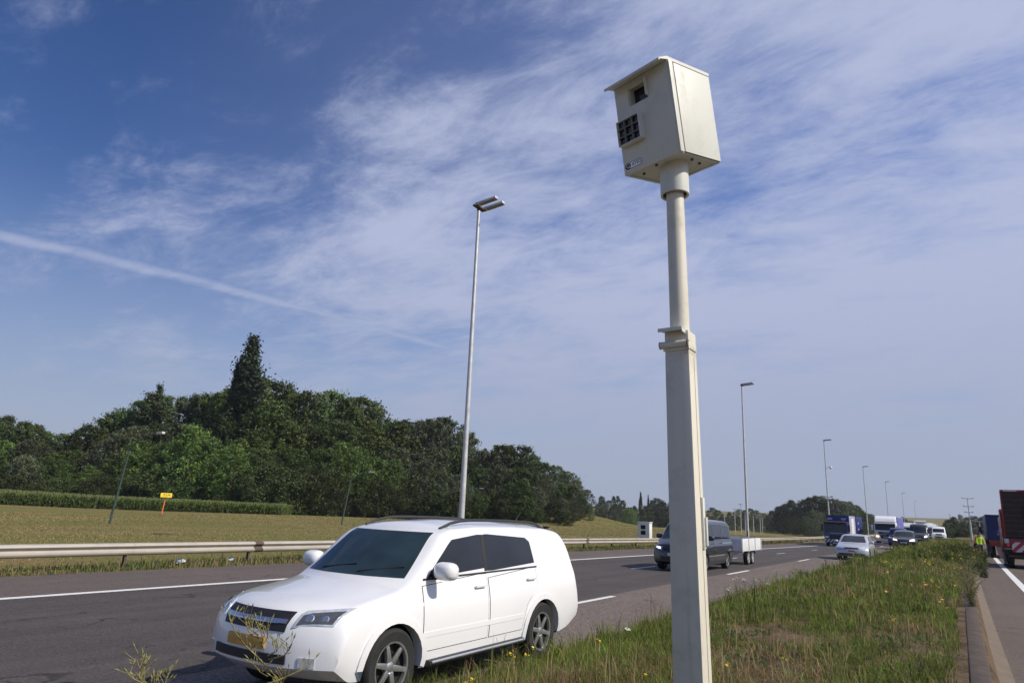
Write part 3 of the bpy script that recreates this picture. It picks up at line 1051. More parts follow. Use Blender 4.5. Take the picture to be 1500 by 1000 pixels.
def pipeline_marker():
    p = Vector((-76.5, 46.8, 0))
    p.z = H(p.x, p.y)
    root = thing('pipeline_marker', 'yellow roof shaped pipeline marker on a leaning orange post by the corn', 'marker sign', p, R_(58))
    m = MB()
    m.tube((-0.02, 0, -0.2), (0.14, 0, 2.02), 0.075, 0.07, 12)
    m.build('post', ['orange_paint'], root, 60)
    m = MB()
    m.box((-0.02, 0, 0.06), (0.4, 0.4, 0.16), None, 0.02)
    m.build('footing', ['kerb'], root)
    m = MB()
    m.prism([(0, 2.50), (0.34, 2.02), (0.30, 2.02), (0, 2.44), (-0.30, 2.02), (-0.34, 2.02)], 'x', -0.40, 0.78)
    rf = m.build('marker_roof', ['sign_yellow'], root, 0)
    sl = math.atan2(0.48, 0.34)
    for y_s in (-1,):
        mt = Matrix.Translation((0.24, -0.177, 2.262)) @ Matrix.Rotation(sl, 4, 'X')
        text_object('marker_lettering', '25A', 0.42, 'ink', rf, mt, 0.003, 0.78)


pipeline_marker()


def roadside_cabinet():
    p = at(945, 790, 66)
    root = thing('roadside_cabinet', 'pale grey electrical cabinet with a dark vent standing behind the guardrail', 'cabinet', (p.x, p.y, H(p.x, p.y)), R_(0))
    m = MB()
    m.box((0, 0, 0.10), (1.16, 0.76, 0.28), None, 0.01)
    m.build('plinth', ['kerb'], root)
    m = MB()
    m.box((0, 0, 0.98), (1.1, 0.7, 1.55), None, 0.015)
    m.build('housing', ['cabinet'], root)
    m = MB()
    m.box((0, 0, 1.79), (1.2, 0.8, 0.07), None, 0.015)
    m.build('lid', ['cabinet'], root)
    m = MB()
    for k in range(2):
        for j in range(7):
            m.box((-0.05, -0.357, 0.72 + k * 0.48 + j * 0.05), (0.42, 0.02, 0.03), Matrix.Rotation(R_(30), 3, 'X'))
    for z in (0.87, 1.35):
        m.box((-0.05, -0.352, z), (0.46, 0.004, 0.36))
    m.build('vent', ['well'], root, 0)


roadside_cabinet()


# ------------------------------------------------------------------ far masts, lamps, buildings
def sign_mast():
    p = at(1424, 790, 150)
    root = thing('antenna_mast', 'grey tubular mast with four short crossbars beside the opposite road', 'mast', (p.x, p.y, -0.2))
    m = MB()
    m.tube((0, 0, -0.2), (0, 0, 3.6), 0.16, 0.14, 10)
    m.tube((0, 0, 3.55), (0, 0, 7.7), 0.09, 0.06, 10)
    m.build('pole', ['steel'], root, 60)
    for z, w_ in ((7.6, 1.75), (6.2, 1.6), (5.2, 1.3), (4.3, 1.1)):
        m = MB()
        m.box((0, 0, z), (w_, 0.10, 0.10), None, 0.02)
        for s in (-1, 1):
            m.box((s * w_ / 2.2, -0.08, z + 0.08), (0.16, 0.16, 0.14), None, 0.02)
        m.build('crossbar', ['steel'], root)


sign_mast()


def gantry():
    p = at(1436, 790, 190)
    root = thing('sign_gantry', 'grey steel gantry frame standing beside the opposite road behind the mast', 'gantry', (p.x, p.y, -0.3))
    m = MB()
    for x in (-1.5, 0.2, 1.6, 3.2):
        m.tube((x, 0, -0.2), (x, 0, 4.1 - 0.2 * x), 0.10, None, 8)
    m.build('leg', ['steel'], root)
    m = MB()
    m.box((0.85, 0, 4.15), (5.2, 0.2, 0.16), Matrix.Rotation(R_(6), 3, 'Y'), 0.02)
    m.box((0.85, 0, 2.6), (5.0, 0.1, 0.08), None, 0.02)
    m.build('beam', ['steel'], root)


gantry()


def far_lamp():
    root = thing('distant_lamp', 'x', 'street lamp', group='row of distant lamps in front of the far trees')
    m = MB()
    m.tube((0, 0, -0.3), (0, 0, 9.0), 0.14, 0.08, 8)
    m.build('pole', ['steel'], root, 60)
    m = MB()
    m.box((0.15, 0, 9.05), (1.5, 0.4, 0.14), None, 0.03)
    m.build('lamp_head', ['steel'], root)
    return root


fl0 = far_lamp()
FL = [(1076, 745, 250, 'distant lamp nearest the dark van roof in front of the far trees'), (1084.5, 738, 250, 'tallest of the distant lamps, left of the grey lamp post by the trailer'),
      (1091, 750, 262, 'distant lamp almost touching the left of the grey lamp post by the trailer'), (1103, 752, 255, 'distant lamp just right of the grey lamp post by the trailer'),
      (1113, 754, 270, 'left one of a close pair of distant lamps by the dark trees'), (1116, 754, 285, 'right one of a close pair of distant lamps by the dark trees'),
      (1061, 752, 300, 'shortest distant lamp showing beside the speed camera post')]
for i, (px, py, d, lab) in enumerate(FL):
    o = fl0 if i == 0 else dup(fl0, (0, 0, 0))
    p = at(px, py, d)
    gz = H(p.x, p.y)
    o.location = (p.x, p.y, gz)
    o.scale = (1, 1, (p.z - gz) / 9.1)
    o['label'] = lab


def warehouse(px0, px1, pyt, pyb, d, label, mats, roofpitch=0.06):
    a, b = at(px0, pyb, d), at(px1, pyb, d)
    top = at((px0 + px1) / 2, pyt, d).z
    gz = min(H(a.x, a.y), H(b.x, b.y))
    c = (a + b) / 2
    L = (b - a).length
    root = thing('warehouse', label, 'building', (c.x, c.y, gz - 0.5), math.atan2(b.y - a.y, b.x - a.x))
    h = top - gz + 0.5
    m = MB()
    m.box((0, 12, h / 2), (L, 24, h))
    m.build('wall', [mats[0]], root, 0)
    m = MB()
    m.prism([(-0.4, h + 0.02), (24.4, h + 0.02), (24.4, h + 0.4), (12, h + 0.4 + 24 * roofpitch), (-0.4, h + 0.4)], 'x', -L / 2 - 0.4, L / 2 + 0.4)
    m.build('roof', [mats[1]], root, 0)
    n = max(2, int(L / 9))
    for i in range(n):
        MB().box((-L / 2 + L * (i + 0.5) / n, -0.05, h * 0.30), (L / n * 0.5, 0.12, h * 0.5)).build('loading_door', ['wall_grey'], root, 0)


warehouse(1317, 1342, 767, 776, 620, 'long grey warehouse on the far slope behind the white truck trailer', ('wall_grey', 'roof_grey'))
warehouse(1341.5, 1357, 765, 776, 600, 'pale cream warehouse on the far slope above the black van', ('wall_pale', 'roof_grey'))


def silo(px, pyt, d, r, label):
    p = at(px, pyt, d)
    gz = H(p.x, p.y)
    root = thing('storage_silo', label, 'silo', (p.x, p.y, gz - 0.3))
    h = p.z - gz + 0.3
    m = MB()
    m.lathe([(r, 0), (r, h * 0.86), (r * 0.6, h * 0.97), (0.05, h)], (0, 0, 0), 'z', 20)
    m.build('tank', ['cabinet'], root, 40)
    m = MB()
    m.tube((r * 1.04, 0, 0), (r * 1.04, 0, h * 0.9), 0.2, None, 6)
    m.build('ladder', ['steel'], root)


silo(1361, 765.5, 590, 3.2, 'taller pale storage silo at the right end of the far warehouses')
silo(1366.5, 768, 590, 2.2, 'shorter pale storage silo at the right end of the far warehouses')


def water_tower():
    p = at(1407, 753, 560)
    gz = H(p.x, p.y)
    root = thing('water_tower', 'small grey water tower above the far right trees', 'water tower', (p.x, p.y, gz))
    h = p.z - gz
    m = MB()
    m.lathe([(0.9, 0), (0.8, h * 0.6)], (0, 0, 0), 'z', 20)
    m.build('shaft', ['wall_grey'], root, 40)
    m = MB()
    m.lathe([(0.8, h * 0.6), (1.6, h * 0.72), (1.7, h * 0.95), (1.2, h), (0.05, h * 1.01)], (0, 0, 0), 'z', 20)
    m.build('tank', ['wall_grey'], root, 40)


water_tower()


def thin_mast():
    p = at(1391, 752, 420)
    gz = H(p.x, p.y)
    root = thing('radio_mast', 'thin dark mast standing on the far green slope', 'mast', (p.x, p.y, gz))
    m = MB()
    m.tube((0, 0, 0), (0, 0, p.z - gz), 0.16, 0.06, 8)
    m.build('pole', ['rust'], root)
    m = MB()
    for z in (0.6, 0.8, 0.95):
        m.box((0, 0, (p.z - gz) * z), (0.7, 0.1, 0.1))
    m.build('aerial', ['rust'], root)


thin_mast()


# ------------------------------------------------------------------ vehicles
def interp(pts, s):
    return float(np.interp(s, [p[0] for p in pts], [p[1] for p in pts]))


class Body:
    """a closed car body grown from its side profile; it runs from y = 0 (nose) to y = L (tail)"""

    def __init__(b, spec):
        b.sp = spec
        L, W = spec['L'], spec['W']
        ss = np.unique(np.concatenate([np.linspace(0, 0.3, 9), np.linspace(0.3, L - 0.3, int((L - 0.6) / 0.05)), np.linspace(L - 0.3, L, 9)]))
        k = spec.get('smooth', 0.05)
        dense = np.arange(-0.2, L + 0.2, 0.01)
        ker = np.exp(-0.5 * (np.arange(-20, 21) * 0.01 / k) ** 2)
        ker /= ker.sum()

        def curve(pts, sm=True):
            v = np.interp(dense, [p[0] for p in pts], [p[1] for p in pts])
            if sm:
                vv = np.convolve(np.pad(v, 20, 'edge'), ker, 'valid')
                e = np.clip(np.minimum(dense, L - dense) / 0.12, 0, 1)
                v = v * (1 - e) + vv * e
            return lambda s: float(np.interp(s, dense, v))
        b.top = curve(spec['top'])
        b.bot = curve(spec['bot'])
        b.belt = curve(spec['belt'])
        H_ = max(p[1] for p in spec['top'])
        tum = spec.get('tum', 0.16)
        nx = 7
        rings = []
        for s in ss:
            zt, z0, zb = b.top(s), b.bot(s), b.belt(s)
            crown = min(spec.get('crown', 0.05), (zt - z0) * 0.2)
            ze = zt - crown

            def wid(z):
                t = (z - z0) / max(0.05, zb - z0)
                if t < 1:
                    q = 0.955 + 0.045 * math.sin(PI * min(1, max(0, t)) ** 0.8)
                    q -= 0.03 * max(0, t - 0.75) / 0.25
                else:
                    u_ = (z - zb) / max(0.1, H_ - zb)
                    q = 0.925 - tum * u_ ** 1.15
                return W * q
            r = min(spec.get('round', 0.10), (ze - z0) * 0.45)
            zs = [z0 + (ze - r - z0) * i / 9 for i in range(10)]
            side = [(wid(z), z) for z in zs]
            wtop = wid(ze - r)
            rx = min(r * 1.25, wtop * 0.5)
            cor = []
            for i in range(1, 5):
                a = i / 5 * PI / 2
                cor.append((wtop - rx * (1 - math.cos(a)), ze - r + r * math.sin(a) + crown * 0.0))
            xe = wtop - rx
            topp = [(xe * (nx - i) / nx, ze + crown * (1 - ((nx - i) / nx) ** 2)) for i in range(0, nx + 1)]
            bott = [(side[0][0] * 0.96 * i / nx, z0 - 0.0) for i in range(nx + 1)]
            half = bott + side + cor + topp
            rings.append((s, half))
        b.nh = len(rings[0][1])
        bm = bmesh.new()
        V = []
        for s, half in rings:
            row = []
            for i, (x, z) in enumerate(half):
                y = b.bow(s, x)
                if i in (0, b.nh - 1):
                    row.append((bm.verts.new((0, y, z)),) * 2)
                else:
                    row.append((bm.verts.new((x, y, z)), bm.verts.new((-x, y, z))))
            V.append(row)
        for A, B in zip(V, V[1:]):
            for i in range(b.nh - 1):
                bm.faces.new((A[i][0], B[i][0], B[i + 1][0], A[i + 1][0]))
                bm.faces.new((A[i][1], A[i + 1][1], B[i + 1][1], B[i][1]))
        n = nx
        for row, fl in ((V[0], 1), (V[-1], -1)):
            for sd in (0, 1):
                for j in range(n):
                    T = b.nh - 1 - j
                    q = [row[j][sd], row[j + 1][sd], row[T - 1][sd], row[T][sd]]
                    q2 = []
                    for v in q:
                        if v not in q2:
                            q2.append(v)
                    bm.faces.new(q2 if (sd == 0) == (fl == 1) else q2[::-1])
                loop = [row[i][sd] for i in range(n, b.nh - n)]
                bm.faces.new(loop if (sd == 0) == (fl == 1) else loop[::-1])
        bmesh.ops.recalc_face_normals(bm, faces=bm.faces)
        me = bpy.data.meshes.new('body')
        bm.to_mesh(me)
        bm.free()
        me.materials.append(M[spec['paint']])
        cut = []
        for s_ in (spec['wf'], spec['wr']):
            for sd in (1, -1):
                q = MB().tube((sd * (W - 0.30), s_, spec['wrad']), (sd * (W + 0.4), s_, spec['wrad']), spec['wrad'] * 1.13, None, 36)
                cut.append(q.mesh('cutter', ['well'], 0))
        me = boolean_cut(me, cut, 'body')
        me.polygons.foreach_set('use_smooth', [True] * len(me.polygons))
        me.set_sharp_from_angle(angle=R_(32))
        b.me = me
        bm = bmesh.new()
        bm.from_mesh(me)
        b.bvh = BVHTree.FromBMesh(bm)
        bm.free()

    def bow(b, s, x):
        L, W = b.sp['L'], b.sp['W']
        t = (abs(x) / W) ** 2.4
        bn, bt, bw, sw = b.sp.get('bown', 0.30), b.sp.get('bowt', 0.14), b.sp.get('boww', 0.14), b.sp.get('sw', 1.4)
        return s + t * (bn * math.exp(-(s / 0.55) ** 2) - bt * math.exp(-((L - s) / 0.45) ** 2) + bw * math.exp(-((s - sw) / 0.5) ** 2))

    def hit(b, view, p, q):
        d = {'left': ((p, q), Vector((6, p, q)), Vector((-1, 0, 0))), 'right': (0, Vector((-6, p, q)), Vector((1, 0, 0))),
             'front': (0, Vector((p, -6, q)), Vector((0, 1, 0))), 'rear': (0, Vector((p, 16, q)), Vector((0, -1, 0))), 'top': (0, Vector((p, q, 9)), Vector((0, 0, -1)))}[view]
        loc, nor, _, _ = b.bvh.ray_cast(d[1], d[2])
        if loc is None:
            loc, nor, _, _ = b.bvh.find_nearest(d[1] + d[2] * 5)
        if nor.dot(d[2]) > 0:
            nor = -nor
        return loc, nor

    def patch(b, name, poly, view, mat, off=0.004, parent=None, nu=12, nv=8, skirt=0.012):
        """a panel lying on the body, outlined in side, front or top view"""
        zs = [p[1] for p in poly]
        z0, z1 = min(zs), max(zs)
        rows, inner = [], []
        n = len(poly)
        for j in range(nv + 1):
            z = z0 + (z1 - z0) * min(max(j / nv, 0.004), 0.996)
            xs = []
            for i in range(n):
                (xa, za), (xb, zb) = poly[i], poly[(i + 1) % n]
                if (za - z) * (zb - z) <= 0 and abs(za - zb) > 1e-9:
                    xs.append(xa + (xb - xa) * (z - za) / (zb - za))
            xa, xb = min(xs), max(xs)
            r, q = [], []
            for i in range(nu + 1):
                loc, nor = b.hit(view, xa + (xb - xa) * i / nu, z)
                r.append(loc + nor * off)
                q.append(loc - nor * skirt)
            rows.append(r)
            inner.append(q)
        m = MB()
        vs = m.grid(rows)
        if skirt:
            per = [(0, i) for i in range(nu + 1)] + [(j, nu) for j in range(1, nv + 1)] + [(nv, i) for i in range(nu - 1, -1, -1)] + [(j, 0) for j in range(nv - 1, 0, -1)]
            iv = [m.bm.verts.new(inner[j][i]) for j, i in per]
            for k in range(len(per)):
                a, c = per[k], per[(k + 1) % len(per)]
                try:
                    m.bm.faces.new((vs[a[0]][a[1]], iv[k], iv[(k + 1) % len(per)], vs[c[0]][c[1]]))
                except ValueError:
                    pass
        bmesh.ops.recalc_face_normals(m.bm, faces=m.bm.faces)
        return m.build(name, [mat] if isinstance(mat, str) else mat, parent, 40)


def wheel(root, x, y, r, wd, spokes=5, rim='alloy', name='wheel'):
    """tyre with its rim; x < 0 turns the face the other way"""
    sd = 1 if x > 0 else -1
    rr = r * 0.66
    m = MB()
    h = wd / 2
    m.lathe([(rr, -h * 0.9), (r * 0.9, -h), (r * 0.975, -h * 0.82), (r, -h * 0.5), (r, h * 0.5), (r * 0.975, h * 0.82), (r * 0.9, h), (rr, h * 0.9), (rr * 0.985, h * 0.3), (rr * 0.985, -h * 0.9)],
            (0, 0, 0), 'x', 32)
    t = m.build(name, ['rubber'], root, 40)
    t.location = (x, y, r)
    m = MB()
    m.lathe([(rr * 0.985, h * 0.88), (rr * 0.93, h * 0.80), (rr * 0.90, h * 0.35), (rr * 0.2, h * 0.2), (0.001, h * 0.2)], (0, 0, 0), 'x', 32, 1)
    m.lathe([(rr * 1.0, h * 0.93), (rr * 0.92, h * 0.90), (rr * 0.91, h * 0.6)], (0, 0, 0), 'x', 32, 0)
    m.lathe([(rr * 0.26, h * 0.25), (rr * 0.24, h * 0.72), (rr * 0.18, h * 0.8), (0.001, h * 0.8)], (0, 0, 0), 'x', 20, 0)
    for k in range(spokes):
        a = 2 * PI * k / spokes + 0.3
        rot = Matrix.Rotation(a, 3, 'X')
        m.box(rot @ Vector((h * 0.70, 0, rr * 0.57)), (h * 0.22, rr * 0.26, rr * 0.72), rot, 0.008, 0, (1, 0.7))
    g = m.build('rim', [rim, 'well'], t, 40)
    g.rotation_euler = (0, 0, 0 if sd > 0 else PI)
    return t


def mirror_part(body, root, s, z, W, paint, size=1.0):
    for sd in (1, -1):
        m = MB()
        c = Vector((sd * (W * 0.95 + 0.10 * size), s, z))
        m.ball((0, 0, 0), 1, 3, 0, (0.115 * size, 0.09 * size, 0.08 * size))
        for v in m.bm.verts:
            v.co.x = math.copysign(abs(v.co.x / (0.115 * size)) ** 0.65 * 0.115 * size, v.co.x)
            v.co.z = math.copysign(abs(v.co.z / (0.08 * size)) ** 0.7 * 0.08 * size, v.co.z)
        for v in m.bm.verts:
            if v.co.y > 0.035 * size:
                v.co.y = 0.035 * size
            v.co.x += 0.02 * sd
        o = m.build('wing_mirror', [paint], root, 40)
        o.location = c
        m = MB()
        m.box((-sd * 0.14 * size, 0.0, -0.055 * size), (0.14 * size, 0.06 * size, 0.04 * size), None, 0.01)
        m.build('mirror_arm', ['plastic'], o)


def car(name, label, cat, loc, spec, group=None, rotz=0.0):
    """common build: body, wheels, glass, lamps, grille, plate, doors; loc is the nose on the ground"""
    root = thing(name, label, cat, loc, rotz, group)
    b = Body(spec)
    body = link('body', b.me, root)
    W, L = spec['W'], spec['L']
    for s_ in (spec['wf'], spec['wr']):
        for sd in (1, -1):
            wheel(root, sd * (W - 0.115 - spec.get('inset', 0.02)), s_, spec['wrad'], spec.get('wwid', 0.23), spec.get('spokes', 5), spec.get('rim', 'alloy'))
    gl = spec.get('glass', 'glass_dark')
    ws = spec['windscreen']
    b.patch('windscreen', ws, 'front' if spec.get('wsfront', True) else 'top', spec.get('wsglass', gl), 0.005, root, 18, 12)
    for poly in spec.get('side_windows', []):
        for v in ('left', 'right'):
            b.patch('side_window', poly, v, gl, 0.005, root, 14, 8)
    for poly in spec.get('rear_window', []):
        b.patch('rear_window', poly, 'rear', gl, 0.005, root, 12, 6)
    for poly in spec.get('doors', []):
        for v in ('left', 'right'):
            g = 0.008
            cx = sum(p[0] for p in poly) / len(poly)
            cz = sum(p[1] for p in poly) / len(poly)
            big = [(p[0] + (g if p[0] > cx else -g), p[1] + (g if p[1] > cz else -g)) for p in poly]
            d = b.patch('door', poly, v, spec['paint'], 0.0045, root, 12, 10, 0.003)
            b.patch('door_gap', big, v, 'dark_gap', 0.0015, d, 12, 10, 0.002)
            hx, hz = max(p[0] for p in poly) - 0.16, max(p[1] for p in poly) - 0.13
            q, nn = b.hit(v, hx, hz)
            sd = 1 if v == 'left' else -1
            MB().box(q + Vector((sd * 0.03, 0, 0)), (0.02, 0.20, 0.03), None, 0.008).build('door_handle', [spec.get('handle', spec['paint'])], d)
    for poly, mt in spec.get('headlights', []):
        for sg in (1, -1):
            b.patch('headlight', [(p[0] * sg, p[1]) for p in poly], 'front', mt if isinstance(mt, str) else mt[0 if sg > 0 else 1], 0.006, root, 8, 6)
    for i, (nm, poly, mt) in enumerate(spec.get('front', [])):
        b.patch(nm, poly, 'front', mt, 0.006 + 0.006 * min(i, 3), root, 16, 6)
    for nm, poly, mt in spec.get('sides', []):
        for v in ('left', 'right'):
            b.patch(nm, poly, v, mt, 0.008, root, 16, 3)
    for poly in spec.get('tail', []):
        for sg in (1, -1):
            b.patch('tail_lamp', [(p[0] * sg, p[1]) for p in poly], 'rear', 'tail_red', 0.006, root, 6, 6)
    if 'mirror' in spec:
        mirror_part(b, root, spec['mirror'][0], spec['mirror'][1], W, spec.get('mirror_paint', spec['paint']), spec.get('msize', 1.0))
    # wipers on the windscreen's foot
    if spec.get('wiper'):
        for x0 in (-0.45, 0.15):
            p0, n0 = b.hit('front', x0, ws[0][1] + 0.03)
            p1, n1 = b.hit('front', x0 + 0.5, ws[0][1] + 0.10)
            MB().tube(p0 + n0 * 0.015, p1 + n1 * 0.015, 0.008, 0.006, 6).build('wiper', ['plastic'], root)
    return root, b, body


def rect(x0, x1, z0, z1):
    return [(x0, z0), (x1, z0), (x1, z1), (x0, z1)]


# --- the white off-road car that passes the speed camera
def white_offroad_car():
    sp = dict(L=5.0, W=0.955, paint='white_paint', wf=1.0, wr=3.86, wrad=0.375, wwid=0.25, spokes=6,
              top=[(0, 0.66), (0.03, 0.84), (0.10, 0.95), (0.35, 1.03), (0.8, 1.10), (1.12, 1.16), (1.80, 1.69), (2.05, 1.765), (2.6, 1.80), (3.4, 1.80), (4.2, 1.775), (4.58, 1.73),
                   (4.74, 1.60), (4.90, 1.22), (4.96, 0.95), (5.0, 0.80)],
              bot=[(0, 0.46), (0.2, 0.33), (0.7, 0.30), (4.3, 0.30), (4.7, 0.36), (5.0, 0.48)], belt=[(0, 1.0), (1.1, 1.15), (4.9, 1.22)], tum=0.15, round=0.11, crown=0.055, sw=1.3,
              windscreen=[(-0.74, 1.19), (0.74, 1.19), (0.62, 1.66), (-0.62, 1.66)], wsglass='glass_blue', wiper=True,
              side_windows=[[(1.50, 1.195), (2.56, 1.215), (2.56, 1.645), (2.15, 1.635), (1.98, 1.585)], [(2.64, 1.215), (3.72, 1.235), (3.66, 1.55), (3.50, 1.63), (2.64, 1.65)]],
              rear_window=[[(-0.66, 1.26), (0.66, 1.26), (0.56, 1.60), (-0.56, 1.60)]],
              doors=[[(1.42, 0.46), (2.58, 0.46), (2.58, 1.185), (1.42, 1.165)], [(2.62, 0.46), (3.34, 0.46), (3.46, 0.80), (3.72, 0.92), (3.72, 1.205), (2.62, 1.185)]],
              headlights=[([(0.50, 0.80), (0.84, 0.82), (0.86, 0.97), (0.52, 0.94)], 'headlight'), ([(0.62, 0.47), (0.76, 0.47), (0.76, 0.56), (0.62, 0.56)], 'headlight')],
              front=[('grille', [(-0.44, 0.76), (0.44, 0.76), (0.46, 0.93), (-0.46, 0.93)], 'plastic'), ('grille_bar', rect(-0.43, 0.43, 0.83, 0.865), 'chrome'),
                     ('lower_intake', rect(-0.50, 0.50, 0.49, 0.57), 'plastic'), ('number_plate', rect(-0.26, 0.26, 0.60, 0.70), 'plate_yellow')],
              sides=[('side_moulding', [(1.42, 0.60), (3.36, 0.60), (3.36, 0.655), (1.42, 0.655)], 'white_paint')],
              tail=[[(0.70, 1.0), (0.86, 1.0), (0.82, 1.5), (0.72, 1.5)]], mirror=(1.62, 1.27), msize=1.25)
    root, b, body = car('off_road_car', 'white off-road car with black roof rails and running boards passing close to the grass', 'car', (-5.855, 4.63, 0), sp)
    root.scale = (1, 1.06, 1)
    for ch in root.children:
        if ch.name.startswith('wheel') and 'arch' not in ch.name:
            ch.scale = (1, 1 / 1.06, 1)
    for v in ('left', 'right'):
        b.patch('pillar_trim', [(2.565, 1.215), (2.635, 1.215), (2.635, 1.645), (2.565, 1.645)], v, 'plastic', 0.004, root, 4, 6)
        b.patch('window_trim', [(1.44, 1.172), (3.76, 1.208), (3.76, 1.226), (1.44, 1.19)], v, 'plastic', 0.0075, root, 24, 3)
    for sd in (1, -1):
        lens = [o for o in root.children if o.name.startswith('headlight')][0 if sd > 0 else 1]
        b.patch('lamp_inside', [(0.535 * sd, 0.825), (0.825 * sd, 0.84), (0.835 * sd, 0.945), (0.55 * sd, 0.92)], 'front', 'lamp_inside', 0.009, lens, 8, 6, 0.002)
        for x_, r_ in ((0.62, 0.042), (0.745, 0.036)):
            q, nn = b.hit('front', sd * x_, 0.883)
            MB().tube(q + nn * 0.008, q + nn * 0.016, r_, r_ * 0.8, 18).build('reflector', ['chrome'], lens)
    for sd in (1, -1):
        m = MB()
        pts = []
        for i in range(13):
            s = 2.0 + 2.35 * i / 12
            q, _ = b.hit('top', sd * 0.60, s)
            lift = 0.055 * min(1, min(i, 12 - i) / 1.5)
            pts.append(q + Vector((0, 0, lift + 0.004)))
        m.path(pts, [0.018] * 13, 8)
        m.build('roof_rail', ['plastic'], root, 60)
        m = MB()
        x = sd * 0.965
        m.prism([(x - sd * 0.12, 0.30), (x, 0.30), (x + sd * 0.025, 0.325), (x + sd * 0.02, 0.36), (x - sd * 0.12, 0.375)], 'y', 1.52, 3.36)
        rb = m.build('running_board', ['plastic'], root, 30)
        m = MB()
        m.tube((x + sd * 0.024, 1.54, 0.345), (x + sd * 0.024, 3.34, 0.345), 0.016, None, 10)
        m.build('trim_strip', ['chrome'], rb)
        # wheel arch lips
        for wc in (sp['wf'], sp['wr']):
            m = MB()
            rows = []
            for i in range(17):
                a = -0.12 + (PI + 0.24) * i / 16
                y, z = wc + 0.445 * math.cos(a), 0.375 + 0.445 * math.sin(a)
                q, n = b.hit('left' if sd > 0 else 'right', y, z)
                y2, z2 = wc + 0.49 * math.cos(a), 0.375 + 0.49 * math.sin(a)
                q2, n2 = b.hit('left' if sd > 0 else 'right', y2, z2)
                yi, zi = wc + 0.418 * math.cos(a), 0.375 + 0.418 * math.sin(a)
                rows.append([Vector((q2.x - sd * 0.001, y2, z2)), Vector((q2.x + sd * 0.018, y2, z2)), Vector((max(abs(q.x), abs(q2.x) - 0.02) * sd + sd * 0.022, yi, zi)), Vector((q2.x * 0.9, yi, zi))])
            m.grid(rows)
            bmesh.ops.recalc_face_normals(m.bm, faces=m.bm.faces)
            m.build('wheel_arch', ['white_paint'], root, 50)
    m = MB()
    rows = []
    for i in range(11):
        x = -0.58 + 1.16 * i / 10
        y = 4.60 - 0.10 * (x / 0.58) ** 2
        rows.append([(x, y - 0.12, 1.748), (x, y + 0.10, 1.735), (x, y + 0.15, 1.722), (x, y + 0.10, 1.705), (x, y - 0.06, 1.70)])
    m.grid(rows, closed=True)
    bmesh.ops.recalc_face_normals(m.bm, faces=m.bm.faces)
    m.build('roof_spoiler', ['white_paint'], root, 50)
    m = MB()
    m.tube((0.1, 4.35, 1.77), (0.1, 4.52, 1.93), 0.008, 0.004, 6)
    m.build('aerial', ['plastic'], root)


white_offroad_car()


# --- dark van with its trailer
def people_van():
    sp = dict(L=5.0, W=0.95, paint='van_paint', wf=0.95, wr=3.98, wrad=0.335, spokes=5,
              top=[(0, 0.62), (0.03, 0.84), (0.12, 0.97), (0.40, 1.08), (0.72, 1.20), (1.52, 1.80), (1.85, 1.93), (2.6, 1.97), (4.5, 1.955), (4.80, 1.88), (4.93, 1.45), (4.97, 0.9), (5.0, 0.7)],
              bot=[(0, 0.36), (0.2, 0.24), (4.7, 0.26), (5.0, 0.4)], belt=[(0, 1.0), (0.8, 1.12), (4.9, 1.15)], tum=0.13, round=0.10, crown=0.045, sw=1.0, bown=0.34,
              windscreen=[(-0.76, 1.23), (0.76, 1.23), (0.66, 1.79), (-0.66, 1.79)], wsglass='glass_blue', wiper=True,
              side_windows=[[(1.22, 1.20), (2.05, 1.20), (2.05, 1.76), (1.72, 1.74)], [(2.12, 1.20), (3.30, 1.20), (3.30, 1.77), (2.12, 1.77)], [(3.38, 1.20), (4.68, 1.20), (4.60, 1.76), (3.38, 1.77)]],
              rear_window=[[(-0.7, 1.2), (0.7, 1.2), (0.62, 1.78), (-0.62, 1.78)]],
              doors=[[(1.10, 0.34), (2.06, 0.34), (2.06, 1.17), (1.10, 1.12)], [(2.12, 0.34), (3.32, 0.34), (3.32, 1.17), (2.12, 1.17)]],
              headlights=[([(0.52, 0.76), (0.84, 0.80), (0.85, 0.94), (0.54, 0.88)], 'headlight')],
              front=[('grille', rect(-0.48, 0.48, 0.74, 0.86), 'plastic'), ('lower_intake', rect(-0.58, 0.58, 0.40, 0.54), 'plastic'), ('number_plate', rect(-0.26, 0.26, 0.56, 0.67), 'plate_white')],
              sides=[('side_moulding', [(1.12, 0.56), (3.5, 0.56), (3.5, 0.60), (1.12, 0.60)], 'chrome'), ('slide_rail', [(3.36, 1.03), (4.7, 1.03), (4.7, 1.055), (3.36, 1.055)], 'chrome')],
              tail=[[(0.74, 0.8), (0.88, 0.8), (0.86, 1.4), (0.76, 1.4)]], mirror=(1.28, 1.26), msize=1.2)
    root, b, body = car('people_van', 'dark blue grey van with silver wheels towing a trailer behind the speed camera post', 'van', (-9.15, 26.3, H(-9.05, 28)), sp)
    b.patch('lit_headlight', [(0.60, 0.80), (0.80, 0.83), (0.80, 0.88), (0.60, 0.86)], 'front', 'lit_lamp', 0.012, root, 6, 4)
    b.patch('lit_headlight', [(-0.80, 0.83), (-0.60, 0.80), (-0.60, 0.86), (-0.80, 0.88)], 'front', 'lit_lamp', 0.012, root, 6, 4)
    return root


people_van()


